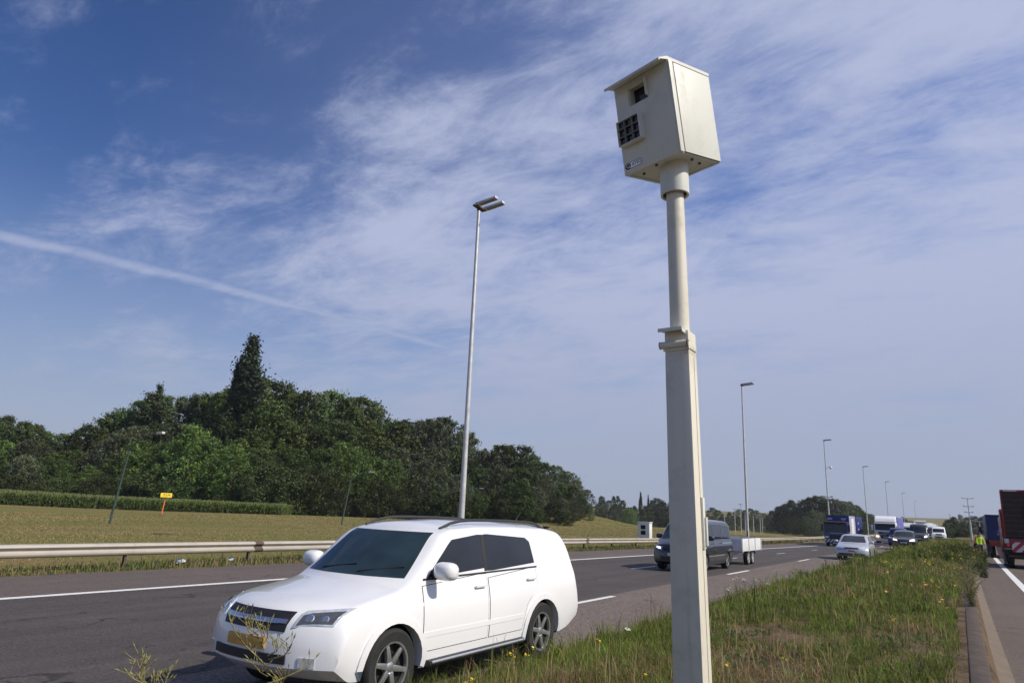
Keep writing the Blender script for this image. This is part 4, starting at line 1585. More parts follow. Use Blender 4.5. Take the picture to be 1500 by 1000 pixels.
def trailer():
    x0, y0 = -9.15, 32.75
    z = H(x0, 34)
    root = thing('box_trailer', 'low two axle trailer with white boarded sides hitched behind the dark van', 'trailer', (x0, y0, z))
    m = MB()
    m.box((0, 1.85, 0.56), (1.5, 3.6, 0.10), None, 0.01)
    m.tube((0, -1.3, 0.46), (0.55, 0.3, 0.52), 0.045, None, 8)
    m.tube((0, -1.3, 0.46), (-0.55, 0.3, 0.52), 0.045, None, 8)
    m.tube((0, -1.55, 0.46), (0, -1.0, 0.46), 0.05, None, 8)
    m.build('chassis', ['steel'], root)
    for nm, c, s in (('side_board', (0.90, 1.85, 0.92), (0.03, 3.7, 0.56)), ('side_board', (-0.90, 1.85, 0.92), (0.03, 3.7, 0.56)), ('front_board', (0, 0.03, 0.92), (1.765, 0.03, 0.56)),
                     ('tail_board', (0, 3.67, 0.92), (1.765, 0.03, 0.56))):
        MB().box(c, s, None, 0.006).build(nm, ['cover'], root)
    m = MB()
    m.box((0, 1.85, 0.66), (1.76, 3.6, 0.06))
    m.build('floor_board', ['wood'], root)
    for yy in (0.05, 1.25, 2.45, 3.62):
        MB().box((0.93, yy, 0.90), (0.03, 0.05, 0.60), None, 0.005).build('stake', ['cover'], root)
    for s_ in (1.42, 2.22):
        for sd in (1, -1):
            wheel(root, sd * 0.76, s_, 0.33, 0.19, 6, 'steel')
    for sd in (1, -1):
        m = MB()
        pts = []
        for yy, zz_ in ((0.98, 0.48), (1.06, 0.66), (1.3, 0.715), (2.35, 0.715), (2.58, 0.66), (2.66, 0.48)):
            pts.append([(sd * 0.66, yy, zz_), (sd * 0.875, yy, zz_), (sd * 0.875, yy, zz_ - 0.02)])
        m.grid(pts)
        m.build('mudguard', ['plastic'], root)
    m = MB()
    m.tube((0.25, -0.9, 0.30), (0.25, -0.9, 0.95), 0.03, None, 8)
    m.ball((0.25, -0.9, 0.26), 0.08, 2)
    m.build('jockey_wheel', ['steel'], root)


trailer()


# --- silver hatchback on the coarse lane
def hatchback():
    sp = dict(L=4.15, W=0.868, paint='silver_paint', wf=0.86, wr=3.37, wrad=0.31, wwid=0.2, spokes=7,
              top=[(0, 0.54), (0.03, 0.66), (0.10, 0.74), (0.5, 0.86), (1.08, 0.965), (1.82, 1.36), (2.1, 1.425), (2.5, 1.445), (3.2, 1.42), (3.62, 1.34), (3.92, 1.0), (4.05, 0.9), (4.12, 0.7), (4.15, 0.6)],
              bot=[(0, 0.30), (0.15, 0.20), (3.9, 0.22), (4.15, 0.36)], belt=[(0, 0.84), (1.1, 0.90), (4.1, 0.96)], tum=0.20, round=0.09, crown=0.045, sw=1.35,
              windscreen=[(-0.66, 0.985), (0.66, 0.985), (0.53, 1.335), (-0.53, 1.335)], wiper=True,
              side_windows=[[(1.50, 0.95), (2.35, 0.96), (2.35, 1.32), (2.02, 1.31)], [(2.42, 0.96), (3.25, 0.98), (3.22, 1.28), (2.42, 1.32)], [(3.32, 1.0), (3.62, 1.02), (3.5, 1.2), (3.32, 1.26)]],
              rear_window=[[(-0.55, 1.02), (0.55, 1.02), (0.48, 1.3), (-0.48, 1.3)]],
              doors=[[(1.30, 0.30), (2.37, 0.30), (2.37, 0.935), (1.30, 0.90)], [(2.41, 0.30), (3.0, 0.30), (3.15, 0.62), (3.28, 0.72), (3.28, 0.95), (2.41, 0.935)]],
              headlights=[([(0.38, 0.615), (0.74, 0.64), (0.78, 0.77), (0.40, 0.735)], 'headlight'), ([(0.55, 0.30), (0.66, 0.30), (0.66, 0.37), (0.55, 0.37)], 'lit_lamp')],
              front=[('grille', rect(-0.36, 0.36, 0.635, 0.715), 'plastic'), ('lower_intake', [(-0.70, 0.30), (0.70, 0.30), (0.66, 0.40), (-0.66, 0.40)], 'plastic'),
                     ('number_plate', rect(-0.26, 0.26, 0.47, 0.58), 'plate_white'), ('plate_lettering', rect(-0.17, 0.19, 0.495, 0.555), 'plate_red')],
              tail=[[(0.62, 0.7), (0.8, 0.7), (0.78, 0.92), (0.64, 0.92)]], mirror=(1.48, 1.0), msize=1.0, sides=[('side_moulding', rect(1.32, 2.98, 0.50, 0.545), 'silver_paint')])
    car('hatchback', 'silver hatchback standing on the coarse lane beside the grass', 'car', (-5.12, 44.4, H(-5, 45)), sp)


hatchback()


def black_suv():
    sp = dict(L=4.45, W=0.92, paint='black_paint', wf=0.90, wr=3.55, wrad=0.34, spokes=5,
              top=[(0, 0.62), (0.03, 0.78), (0.10, 0.90), (0.5, 1.0), (1.05, 1.08), (1.80, 1.56), (2.1, 1.63), (2.6, 1.66), (3.4, 1.64), (3.9, 1.56), (4.25, 1.15), (4.38, 0.9), (4.45, 0.75)],
              bot=[(0, 0.38), (0.2, 0.26), (4.1, 0.28), (4.45, 0.42)], belt=[(0, 0.95), (1.1, 1.05), (4.4, 1.12)], tum=0.17, crown=0.05, sw=1.3,
              windscreen=[(-0.70, 1.11), (0.70, 1.11), (0.58, 1.53), (-0.58, 1.53)],
              side_windows=[[(1.55, 1.10), (2.45, 1.12), (2.45, 1.53), (2.05, 1.50)], [(2.52, 1.12), (3.45, 1.15), (3.3, 1.48), (2.52, 1.53)]],
              doors=[[(1.36, 0.40), (2.47, 0.40), (2.47, 1.09), (1.36, 1.06)], [(2.51, 0.40), (3.1, 0.40), (3.4, 0.85), (3.45, 1.11), (2.51, 1.09)]],
              headlights=[([(0.46, 0.74), (0.80, 0.78), (0.82, 0.93), (0.50, 0.88)], ('lit_lamp', 'lit_warm'))],
              front=[('grille', rect(-0.40, 0.40, 0.72, 0.88), 'plastic'), ('lower_intake', rect(-0.55, 0.55, 0.42, 0.54), 'plastic'), ('number_plate', rect(-0.26, 0.26, 0.57, 0.68), 'plate_white')],
              mirror=(1.5, 1.15))
    car('black_suv', 'black family car with its lamps lit following the silver hatchback', 'car', (-3.95, 70.5, H(-4, 72)), sp)


black_suv()


def delivery_van(name, label, loc, paint, W, Hh, L=5.5, lights=('headlight', 'lit_lamp')):
    f = Hh / 2.35
    sp = dict(L=L, W=W, paint=paint, wf=1.0, wr=L - 1.3, wrad=0.35, spokes=6, rim='steel',
              top=[(0, 0.70), (0.03, 0.95), (0.12, 1.08 * f + 0.02), (0.75, 1.30 * f), (1.45, 2.02 * f), (1.75, 2.25 * f), (2.1, 2.33 * f), (L * 0.6, Hh), (L - 0.2, Hh - 0.03), (L - 0.06, Hh - 0.2), (L, 0.8)],
              bot=[(0, 0.40), (0.2, 0.28), (L, 0.38)], belt=[(0, 1.0), (0.8, 1.22 * f), (L, 1.26 * f)], tum=0.10, crown=0.06, sw=0.9, bown=0.30,
              windscreen=[(-W * 0.80, 1.34 * f), (W * 0.80, 1.34 * f), (W * 0.74, 1.98 * f), (-W * 0.74, 1.98 * f)],
              side_windows=[[(1.25, 1.30 * f), (2.15, 1.30 * f), (2.15, 1.85 * f), (1.65, 1.85 * f)]],
              doors=[[(1.05, 0.42), (2.2, 0.42), (2.2, 1.26 * f), (1.05, 1.2 * f)]],
              headlights=[([(W * 0.58, 0.84), (W * 0.86, 0.88), (W * 0.87, 1.10), (W * 0.62, 1.02)], lights)],
              front=[('grille', rect(-W * 0.45, W * 0.45, 0.82, 1.02), 'plastic'), ('lower_intake', rect(-W * 0.6, W * 0.6, 0.45, 0.60), 'plastic'), ('number_plate', rect(-0.26, 0.26, 0.64, 0.75), 'plate_white')],
              mirror=(1.2, 1.42 * f), msize=1.5, mirror_paint='plastic')
    return car(name, label, 'van', loc, sp)


delivery_van('delivery_van', 'tall black delivery van with one bright headlamp behind the black family car', (-3.8, 96, H(-3.5, 97)), 'black_paint', 1.0, 2.42, 5.5, ('lit_lamp', 'headlight'))
delivery_van('delivery_van', 'white van half hidden by the flowering weeds, last in the queue', (-2.3, 128, H(-2, 129)), 'truck_white', 0.98, 2.1, 5.0, ('headlight', 'headlight'))
delivery_van('delivery_van', 'dark van between the tall black van and the white van', (-3.4, 134, H(-3, 135)), 'black_paint', 0.98, 2.15, 5.0, ('headlight', 'headlight'))


# ------------------------------------------------------------------ lorries
def lorry_wheels(root, ys, r=0.5, x=1.05):
    for y in ys:
        for sd in (1, -1):
            wheel(root, sd * x, y, r, 0.32, 8, 'steel')


def blue_truck():
    X, Y = -11.95, 90.5
    root = thing('container_truck', 'dark blue drawbar truck with striped bumper and a white panel on its side', 'truck', (X, Y, H(X, Y)))
    m = MB()
    m.prism([(0.0, 0.55), (0.0, 1.55), (0.10, 2.62), (0.22, 2.80), (2.2, 2.85), (2.2, 0.55)], 'x', -1.245, 1.245)
    bmesh.ops.bevel(m.bm, geom=m.bm.edges[:], offset=0.05, segments=2, affect='EDGES')
    cab = m.build('cab', ['blue_paint'], root)
    m = MB()
    m.prism([(-0.004, 1.62), (0.082, 2.50), (0.12, 2.50), (0.05, 1.62)], 'x', -1.10, 1.10)
    m.build('windscreen', ['glass_dark'], root)
    for sd in (1, -1):
        m = MB()
        m.prism([(0.25, 1.62), (0.35, 2.45), (1.2, 2.45), (1.2, 1.62)], 'x', sd * 1.24, sd * 1.25)
        m.build('side_window', ['glass_dark'], root)
        m = MB()
        m.box((sd * 1.45, 0.12, 2.1), (0.22, 0.14, 0.75), None, 0.03)
        m.tube((sd * 1.22, 0.2, 2.40), (sd * 1.42, 0.15, 2.40), 0.025, None, 6)
        m.build('wing_mirror', ['plastic'], root)
        m = MB()
        m.box((sd * 0.95, -0.075, 1.02), (0.42, 0.06, 0.20), None, 0.02)
        m.build('headlight', ['headlight'], root)
        m = MB()
        m.box((sd * 0.88, 0.03, 2.95), (0.12, 0.08, 0.22), None, 0.02)
        m.build('marker_lamp', ['tail_red'], root)
    m = MB()
    m.box((0, 0.06, 2.70), (2.4, 0.28, 0.20), Matrix.Rotation(0.3, 3, 'X'), 0.02)
    m.build('sun_visor', ['plastic'], root)
    m = MB()
    m.box((0, -0.03, 0.98), (1.3, 0.05, 0.62), None, 0.02)
    m.build('grille', ['plastic'], root)
    m = MB()
    m.box((0, -0.10, 0.62), (2.5, 0.20, 0.34), None, 0.02)
    bp = m.build('bumper', ['chev_wb'], root)
    m = MB()
    m.box((0, -0.05, 0.38), (2.1, 0.2, 0.14), None, 0.02)
    m.build('valance', ['plastic'], root)
    MB().box((-0.1, -0.16, 0.36), (0.52, 0.015, 0.11)).build('number_plate', ['plate_white'], root)
    text_object('cab_lettering', 'transport', 0.20, 'white_ink', root, Matrix.Translation((0.1, -0.012, 1.50)) @ Matrix.Rotation(PI / 2, 4, 'X'), 0.004, 1.3)
    # load box behind the cab
    m = MB()
    m.box((0, 5.4, 2.28), (2.5, 6.0, 2.62), None, 0.02)
    bx = m.build('load_box', ['blue_box'], root)
    m = MB()
    m.box((1.257, 5.4, 2.28), (0.012, 5.9, 2.52))
    m.build('side_cladding', ['grey_box'], root)
    MB().box((1.27, 5.6, 2.35), (0.012, 2.3, 1.8)).build('side_panel', ['white_ink'], root)
    for x in (-0.85, 0.65):
        MB().box((x, 2.385, 3.15), (0.55, 0.012, 0.22)).build('front_mark', ['grey_box'], bx)
    m = MB()
    m.box((0, 5.4, 0.86), (1.0, 8.6, 0.22), None, 0.02)
    m.build('chassis', ['well'], root)
    lorry_wheels(root, (1.2, 5.9, 7.2))
    # drawbar trailer of the same rig
    m = MB()
    m.box((0, 12.9, 2.25), (2.5, 7.0, 2.6), None, 0.02)
    tb = m.build('trailer_box', ['blue_box'], root)
    for z in (2.75, 1.95):
        MB().box((1.257, 11.6, z), (0.012, 1.1, 0.25)).build('side_mark', ['grey_box'], tb)
    m = MB()
    m.box((0, 12.6, 0.85), (1.0, 7.4, 0.2), None, 0.02)
    m.tube((0, 8.4, 0.7), (0, 9.6, 0.8), 0.08, None, 8)
    m.build('trailer_chassis', ['well'], root)
    lorry_wheels(root, (10.6, 14.4, 15.6))


blue_truck()


def white_truck():
    X, Y = -7.55, 101
    root = thing('curtain_truck', 'white truck with tall roof deflector pulling a blue curtain sided trailer', 'truck', (X, Y, H(X, Y) + 0.05))
    m = MB()
    m.prism([(0.02, 0.5), (0.0, 1.7), (0.14, 2.72), (0.35, 2.95), (2.2, 3.05), (2.2, 0.5)], 'x', -1.245, 1.245)
    bmesh.ops.bevel(m.bm, geom=m.bm.edges[:], offset=0.07, segments=3, affect='EDGES')
    m.build('cab', ['truck_white'], root)
    m = MB()
    m.prism([(0.34, 2.98), (0.5, 3.35), (1.0, 3.78), (2.25, 3.95), (2.25, 2.98)], 'x', -1.2, 1.2)
    bmesh.ops.bevel(m.bm, geom=m.bm.edges[:], offset=0.08, segments=3, affect='EDGES')
    rf = m.build('roof_deflector', ['truck_white'], root)
    m = MB()
    m.prism([(-0.005, 1.86), (0.105, 2.62), (0.15, 2.62), (0.05, 1.86)], 'x', -1.12, 1.12)
    m.build('windscreen', ['glass_dark'], root)
    m = MB()
    m.box((0, 0.02, 2.74), (2.3, 0.3, 0.14), Matrix.Rotation(0.35, 3, 'X'), 0.02)
    m.build('sun_visor', ['plastic'], root)
    m = MB()
    m.prism([(-0.85, 1.62), (-0.78, 1.30), (0.78, 1.30), (0.85, 1.62)], 'y', -0.03, 0.05)
    g = m.build('upper_grille', ['plastic'], root)
    text_object('grille_lettering', 'MAN', 0.17, 'white_ink', g, Matrix.Translation((0, -0.036, 1.46)) @ Matrix.Rotation(PI / 2, 4, 'X'), 0.004, 0.62)
    m = MB()
    m.prism([(-0.72, 1.22), (-0.52, 0.72), (0.52, 0.72), (0.72, 1.22)], 'y', -0.03, 0.05)
    m.build('lower_grille', ['plastic'], root)
    MB().box((0, -0.045, 0.92), (0.52, 0.015, 0.11)).build('number_plate', ['plate_white'], root)
    m = MB()
    m.box((0, 0.05, 0.42), (2.3, 0.2, 0.22), None, 0.03)
    m.build('bumper', ['truck_white'], root)
    for sd in (1, -1):
        m = MB()
        m.prism([(0.28, 1.72), (0.42, 2.5), (1.2, 2.5), (1.2, 1.72)], 'x', sd * 1.24, sd * 1.252)
        m.build('side_window', ['glass_dark'], root)
        m = MB()
        m.box((sd * 1.47, 0.1, 2.2), (0.24, 0.16, 0.8), None, 0.04)
        m.tube((sd * 1.22, 0.2, 2.5), (sd * 1.44, 0.12, 2.5), 0.025, None, 6)
        m.build('wing_mirror', ['truck_white'], root)
        m = MB()
        m.box((sd * 0.92, -0.02, 0.98), (0.36, 0.1, 0.28), Matrix.Rotation(-0.35 * sd, 3, 'Y'), 0.03)
        m.build('headlight', ['lit_warm' if sd < 0 else 'headlight'], root)
    m = MB()
    m.box((0, 9.0, 2.45), (2.52, 12.6, 2.72), None, 0.02)
    m.build('trailer_curtain', ['curtain'], root)
    for z in (3.83, 1.06):
        MB().box((0, 9.0, z), (2.56, 12.7, 0.06)).build('trailer_rail', ['truck_white'], root)
    m = MB()
    m.box((0, 8.2, 0.9), (1.0, 14, 0.2), None, 0.02)
    m.build('chassis', ['well'], root)
    m = MB()
    m.box((1.2, 6.2, 0.72), (0.05, 4.0, 0.5), None, 0.01)
    m.build('side_guard', ['steel'], root)
    lorry_wheels(root, (1.3, 4.2, 10.6, 11.9, 13.2))
    root.scale = (1, 1, 0.86)


white_truck()


def box_truck(label, X, Y, W, Hh, boxw, mat='truck_white', cabmat='truck_white', name='box_truck', deflector=True):
    root = thing(name, label, 'truck', (X, Y, H(X, Y)))
    m = MB()
    m.prism([(0.0, 0.5), (0.0, 1.25), (0.25, 2.15), (1.7, 2.2), (1.7, 0.5)], 'x', -W / 2, W / 2)
    bmesh.ops.bevel(m.bm, geom=m.bm.edges[:], offset=0.06, segments=2, affect='EDGES')
    m.build('cab', [cabmat], root)
    m = MB()
    m.prism([(0.018, 1.35), (0.212, 2.05), (0.28, 2.05), (0.09, 1.35)], 'x', -W * 0.44, W * 0.44)
    m.build('windscreen', ['glass_dark'], root)
    m = MB()
    m.box((0, -0.01, 0.9), (W * 0.6, 0.05, 0.35), None, 0.02)
    m.build('grille', ['plastic'], root)
    for sd in (1, -1):
        m = MB()
        m.box((sd * W * 0.4, -0.015, 0.8), (0.28, 0.06, 0.2), None, 0.03)
        m.build('headlight', ['headlight'], root)
        m = MB()
        m.box((sd * (W / 2 + 0.2), 0.2, 1.7), (0.2, 0.12, 0.5), None, 0.03)
        m.build('wing_mirror', ['plastic'], root)
    m = MB()
    m.box((0, 4.6, 0.9 + (Hh - 0.9) / 2), (boxw, 5.6, Hh - 0.9), None, 0.02)
    m.build('load_box', [mat], root)
    if deflector:
        m = MB()
        m.prism([(0.5, 2.2), (1.1, 2.75), (1.65, Hh - 0.1), (1.7, 2.2)], 'x', -W * 0.45, W * 0.45)
        bmesh.ops.bevel(m.bm, geom=m.bm.edges[:], offset=0.05, segments=2, affect='EDGES')
        m.build('roof_deflector', [cabmat], root)
    m = MB()
    m.box((0, 3.8, 0.7), (0.9, 7.0, 0.2), None, 0.02)
    m.build('chassis', ['well'], root)
    lorry_wheels(root, (0.9, 5.6), 0.42, W / 2 - 0.2)


box_truck('white box truck seen over the roof of the black family car', -6.5, 122, 2.2, 2.8, 2.4)
box_truck('white tanker like truck with rounded roof behind the dark van', -4.0, 150, 2.2, 2.7, 2.3)


def blue_car():
    sp = dict(L=4.3, W=0.9, paint='blue_paint', wf=0.9, wr=3.4, wrad=0.33, spokes=5,
              top=[(0, 0.62), (0.03, 0.78), (0.10, 0.88), (1.0, 1.05), (1.75, 1.75), (2.1, 1.86), (3.6, 1.86), (4.1, 1.70), (4.25, 1.1), (4.3, 0.7)],
              bot=[(0, 0.36), (0.2, 0.25), (4.3, 0.36)], belt=[(0, 0.95), (4.3, 1.08)], tum=0.14, sw=1.2,
              windscreen=[(-0.68, 1.12), (0.68, 1.12), (0.6, 1.70), (-0.6, 1.70)], side_windows=[[(1.6, 1.12), (2.4, 1.12), (2.4, 1.65), (2.0, 1.65)], [(2.5, 1.12), (3.6, 1.12), (3.6, 1.65), (2.5, 1.65)]],
              headlights=[([(0.46, 0.74), (0.78, 0.78), (0.78, 0.9), (0.5, 0.86)], 'headlight')], front=[('grille', rect(-0.4, 0.4, 0.68, 0.82), 'plastic')], mirror=(1.5, 1.15))
    car('blue_car', 'dark blue high roofed car mostly hidden behind the black family car', 'car', (-5.25, 84, H(-5, 85)), sp)


blue_car()


# --- vehicles standing on the opposite road, seen from behind
def low_loader():
    X, Y = 2.20, 47.5
    root = thing('low_loader', 'red low loader truck with tall raised ramp and chevron boards at the right edge', 'truck', (X, Y, 0.0))
    wd = 2.55
    c = wd / 2
    # raised ramp, leaning a little backwards, boards in a red frame
    tilt = Matrix.Rotation(R_(4), 3, 'X')
    m = MB()
    m.box((c + 0.08, 0.55, 2.85), (wd - 0.10, 0.09, 2.55), tilt)
    rp = m.build('ramp', ['wood'], root, 0)
    m = MB()
    for k in range(9):
        m.box((c + 0.08, 0.49 - (k - 4) * 0.0196 * 1.0, 1.72 + k * 0.28), (wd - 0.16, 0.03, 0.05), tilt)
    m.build('ramp_cleat', ['rust'], rp, 0)
    for sd in (-1, 1):
        m = MB()
        m.box((c + 0.08 + sd * (wd / 2 - 0.03), 0.53, 2.86), (0.07, 0.16, 2.62), tilt, 0.01)
        m.build('ramp_rail', ['red_paint'], rp)
    m = MB()
    m.box((c + 0.08, 0.44, 4.16), (wd - 0.02, 0.16, 0.12), tilt, 0.01)
    top = m.build('ramp_edge', ['red_paint'], rp)
    for x in (0.55, 1.55, 2.3):
        MB().box((x, 0.345, 4.165), (0.62, 0.012, 0.07), tilt).build('reflector_strip', ['plate_white'], top)
    # winch reel and hose on the ramp
    m = MB()
    pts = [Vector((c + 0.15 + 0.42 * math.cos(a), 0.42, 2.95 + 0.6 * math.sin(a))) for a in np.linspace(0.2, 5.4, 22)]
    m.path(pts, [0.035] * 22, 8)
    m.build('hose', ['rubber'], rp, 60)
    m = MB()
    m.tube((c + 0.15, 0.5, 2.75), (c + 0.15, 0.32, 2.75), 0.22, 0.22, 16)
    m.build('winch_reel', ['blue_paint'], rp)
    # red side body seen left of the ramp
    m = MB()
    m.prism([(1.0, 1.2), (1.0, 3.05), (1.12, 3.18), (1.9, 3.18), (1.9, 1.2)], 'x', -0.02, 0.30)
    bmesh.ops.bevel(m.bm, geom=m.bm.edges[:], offset=0.04, segments=2, affect='EDGES')
    m.build('side_body', ['red_paint'], root)
    # tail: chassis, beam, chevron boards, lamps
    m = MB()
    m.box((c, 3.4, 0.85), (wd - 0.2, 6.0, 0.30), None, 0.02)
    m.build('chassis', ['well'], root)
    m = MB()
    m.box((c, 0.50, 0.74), (wd - 0.3, 0.10, 0.26), None, 0.01)
    m.build('tail_valance', ['rust'], root)
    m = MB()
    m.box((c, 0.42, 1.42), (wd, 0.24, 0.30), None, 0.02)
    m.build('rear_beam', ['red_paint'], root)
    for x in (0.72, 1.95):
        m = MB()
        m.box((0, 0, 0), (0.78, 0.02, 0.52))
        o = m.build('chevron_board', ['chev_rw'], root, 0)
        o.location = (x, 0.26, 1.14)
    for x in (0.12, 2.44):
        m = MB()
        m.box((x, 0.27, 1.45), (0.20, 0.06, 0.24), None, 0.02)
        m.build('tail_lamp', ['plate_white'], root)
        m = MB()
        m.box((x + (0.05 if x < 1 else -0.05), 0.27, 1.22), (0.16, 0.06, 0.18), None, 0.02)
        m.build('tail_lamp', ['tail_red'], root)
    m = MB()
    m.box((1.22, 0.22, 1.22), (0.30, 0.14, 0.62), None, 0.02)
    m.build('tool_box', ['yellow_paint'], root)
    m = MB()
    m.box((1.18, 0.20, 0.62), (0.12, 0.08, 0.50), None, 0.01)
    m.build('ramp_foot', ['yellow_paint'], root)
    m = MB()
    m.box((c, 0.55, 0.62), (wd - 0.25, 0.16, 0.2), None, 0.02)
    m.build('under_run_bar', ['well'], root)
    for x in (0.2, 2.35):
        m = MB()
        m.box((x, 1.0, 0.62), (0.42, 0.03, 0.55), None, 0.01)
        m.build('mud_flap', ['rubber'], root)
    # gooseneck body in front
    m = MB()
    m.box((c, 5.2, 1.9), (wd - 0.15, 1.6, 1.8), None, 0.03)
    m.build('front_body', ['red_paint'], root)
    lorry_wheels_x = 1.05
    for y in (1.5, 2.7, 3.9):
        for sd in (1, -1):
            o = wheel(root, sd * lorry_wheels_x, y, 0.48, 0.34, 8, 'steel')
            o.location.x += c


low_loader()


def container_rig():
    X, Y = 1.98, 64.5
    root = thing('container_lorry', 'blue container on a red lorry standing ahead of the low loader', 'truck', (X, Y, -0.05))
    wd = 2.5
    c = wd / 2
    m = MB()
    m.box((c, 3.2, 2.27), (wd, 6.0, 1.80), None, 0.03)
    bx = m.build('container', ['blue_box'], root)
    m = MB()
    for k in range(18):
        m.box((c - 1.1 + k * 0.13, 0.185, 2.25), (0.06, 0.03, 1.6))
    m.build('corrugation', ['blue_box'], bx, 0)
    MB().box((c, 0.15, 3.16), (wd + 0.06, 0.12, 0.07), None, 0.01).build('top_rail', ['blue_paint'], bx)
    text_object('container_lettering', 'sita', 0.42, 'grey_box', bx, Matrix.Translation((0.80, 0.163, 2.05)) @ Matrix.Rotation(PI / 2, 4, 'X') @ Matrix.Rotation(1.2, 4, 'Z'), 0.004, 0.75)
    m = MB()
    m.box((c + 0.06, 0.3, 1.12), (wd - 0.1, 0.4, 0.44), None, 0.03)
    m.build('rear_body', ['red_paint'], root)
    m = MB()
    m.prism([(0.62, 0.06), (0.42, 0.86), (wd - 0.1, 0.86), (wd - 0.1, 0.06)], 'y', 0.02, 0.07)
    m.build('tail_ramp', ['pink_paint'], root, 0)
    m = MB()
    m.box((c, 3.4, 0.8), (1.0, 6.4, 0.25), None, 0.02)
    m.build('chassis', ['well'], root)
    for y in (1.0, 2.4, 6.6):
        for sd in (1, -1):
            o = wheel(root, sd * 1.0, y, 0.5, 0.36, 8, 'steel')
            o.location.x += c
    m = MB()
    m.box((0.05, 0.4, 0.75), (0.3, 0.5, 0.6), None, 0.03)
    m.build('mud_guard', ['plastic'], root)
    m = MB()
    m.box((c, 7.6, 1.9), (wd - 0.1, 1.9, 2.2), None, 0.06)
    m.build('cab', ['red_paint'], root)
    m = MB()
    m.box((-0.22, 7.0, 2.0), (0.22, 0.14, 0.6), None, 0.03)
    m.build('wing_mirror', ['plastic'], root)


container_rig()


# ------------------------------------------------------------------ two roadside workers beyond the weeds
def worker(label, x, y, face, vest, bend, armL, armR):
    """one skinned figure in working clothes"""
    z = H(x, y)
    root = thing('person', label, 'person', (x, y, z), face)
    J = {'pelvis': (0, 0, 0.95, 0.135), 'waist': (0, -0.01 - bend * 0.1, 1.10, 0.125), 'chest': (0, -bend * 0.35, 1.33, 0.15), 'neck': (0, -bend * 0.5, 1.50, 0.06),
         'headb': (0, -bend * 0.58 - 0.01, 1.58, 0.085), 'head': (0, -bend * 0.62 - 0.01, 1.70, 0.095)}
    E_ = [('pelvis', 'waist'), ('waist', 'chest'), ('chest', 'neck'), ('neck', 'headb'), ('headb', 'head')]
    for s, arm in ((1, armL), (-1, armR)):
        n = 'l' if s > 0 else 'r'
        J['sh' + n] = (s * 0.19, -bend * 0.40, 1.43, 0.065)
        J['el' + n] = (s * (0.25 + arm[0]), -bend * 0.40 - arm[1], 1.43 - 0.28 + arm[2], 0.045)
        J['wr' + n] = (s * (0.24 + arm[0] * 1.2), -bend * 0.4 - arm[1] * 2 - 0.05, 1.43 - 0.52 + arm[2] * 2, 0.033)
        J['hip' + n] = (s * 0.10, 0, 0.90, 0.10)
        J['kn' + n] = (s * 0.12, -0.03 + 0.06 * s, 0.50, 0.068)
        J['an' + n] = (s * 0.13, 0.02 + 0.10 * s, 0.09, 0.045)
        J['toe' + n] = (s * 0.14, -0.13 + 0.10 * s, 0.045, 0.038)
        E_ += [('chest', 'sh' + n), ('sh' + n, 'el' + n), ('el' + n, 'wr' + n), ('pelvis', 'hip' + n), ('hip' + n, 'kn' + n), ('kn' + n, 'an' + n), ('an' + n, 'toe' + n)]
        for k in range(5):
            a = (k - 2) * 0.02
            w0 = J['wr' + n]
            J['f%d%s' % (k, n)] = (w0[0] + (0.02 if k == 4 else 0) * -s + a * 0.3, w0[1] + a - 0.01, w0[2] - (0.10 - 0.012 * abs(k - 1.5)), 0.010)
            E_.append(('wr' + n, 'f%d%s' % (k, n)))
    names = list(J)
    me = bpy.data.meshes.new('figure')
    me.from_pydata([J[k][:3] for k in names], [(names.index(a), names.index(b)) for a, b in E_], [])
    o = bpy.data.objects.new('figure', me)
    C.objects.link(o)
    o.modifiers.new('skin', 'SKIN')
    sv = me.skin_vertices[0].data
    for i, k in enumerate(names):
        sv[i].radius = (J[k][3], J[k][3] * (0.78 if k in ('pelvis', 'waist', 'chest') else 1.0))
        sv[i].use_root = (k == 'pelvis')
    md = o.modifiers.new('sub', 'SUBSURF')
    md.levels = md.render_levels = 2
    dg = bpy.context.evaluated_depsgraph_get()
    dg.update()
    out = bpy.data.meshes.new_from_object(o.evaluated_get(dg))
    bpy.data.objects.remove(o)
    out.materials.clear()
    for k in ('skin', 'cloth_dark', vest):
        out.materials.append(M[k])
    mi = []
    for p in out.polygons:
        zc, xc = p.center.z, abs(p.center.x)
        mi.append(0 if zc > 1.50 or (xc > 0.21 and zc < 1.0) else (1 if zc < 0.98 else 2))
    out.polygons.foreach_set('material_index', mi)
    out.polygons.foreach_set('use_smooth', [True] * len(out.polygons))
    link('body', out, root)
    m = MB()
    hx, hy, hz = J['head'][:3]
    m.ball((hx, hy + 0.012, hz + 0.025), 0.108, 2, 0, (0.95, 1.05, 0.9))
    for v in m.bm.verts:
        if v.co.z < hz - 0.02 and v.co.y < hy:
            v.co.y = hy
    m.build('hair', ['hair'], root)


wp = at(1436.5, 806, 62)
worker('person in a fluorescent yellow jacket and dark trousers standing by the red lorry', wp.x, wp.y, 0.4, 'hivis', 0.12, (0.03, 0.02, 0.0), (0.0, 0.06, 0.03))
wp = at(1430, 806, 65)
worker('person in a fluorescent orange jacket bending beside the yellow jacketed one', wp.x, wp.y, 0.9, 'hivis_orange', 0.55, (0.02, 0.10, 0.03), (0.02, 0.12, 0.02))


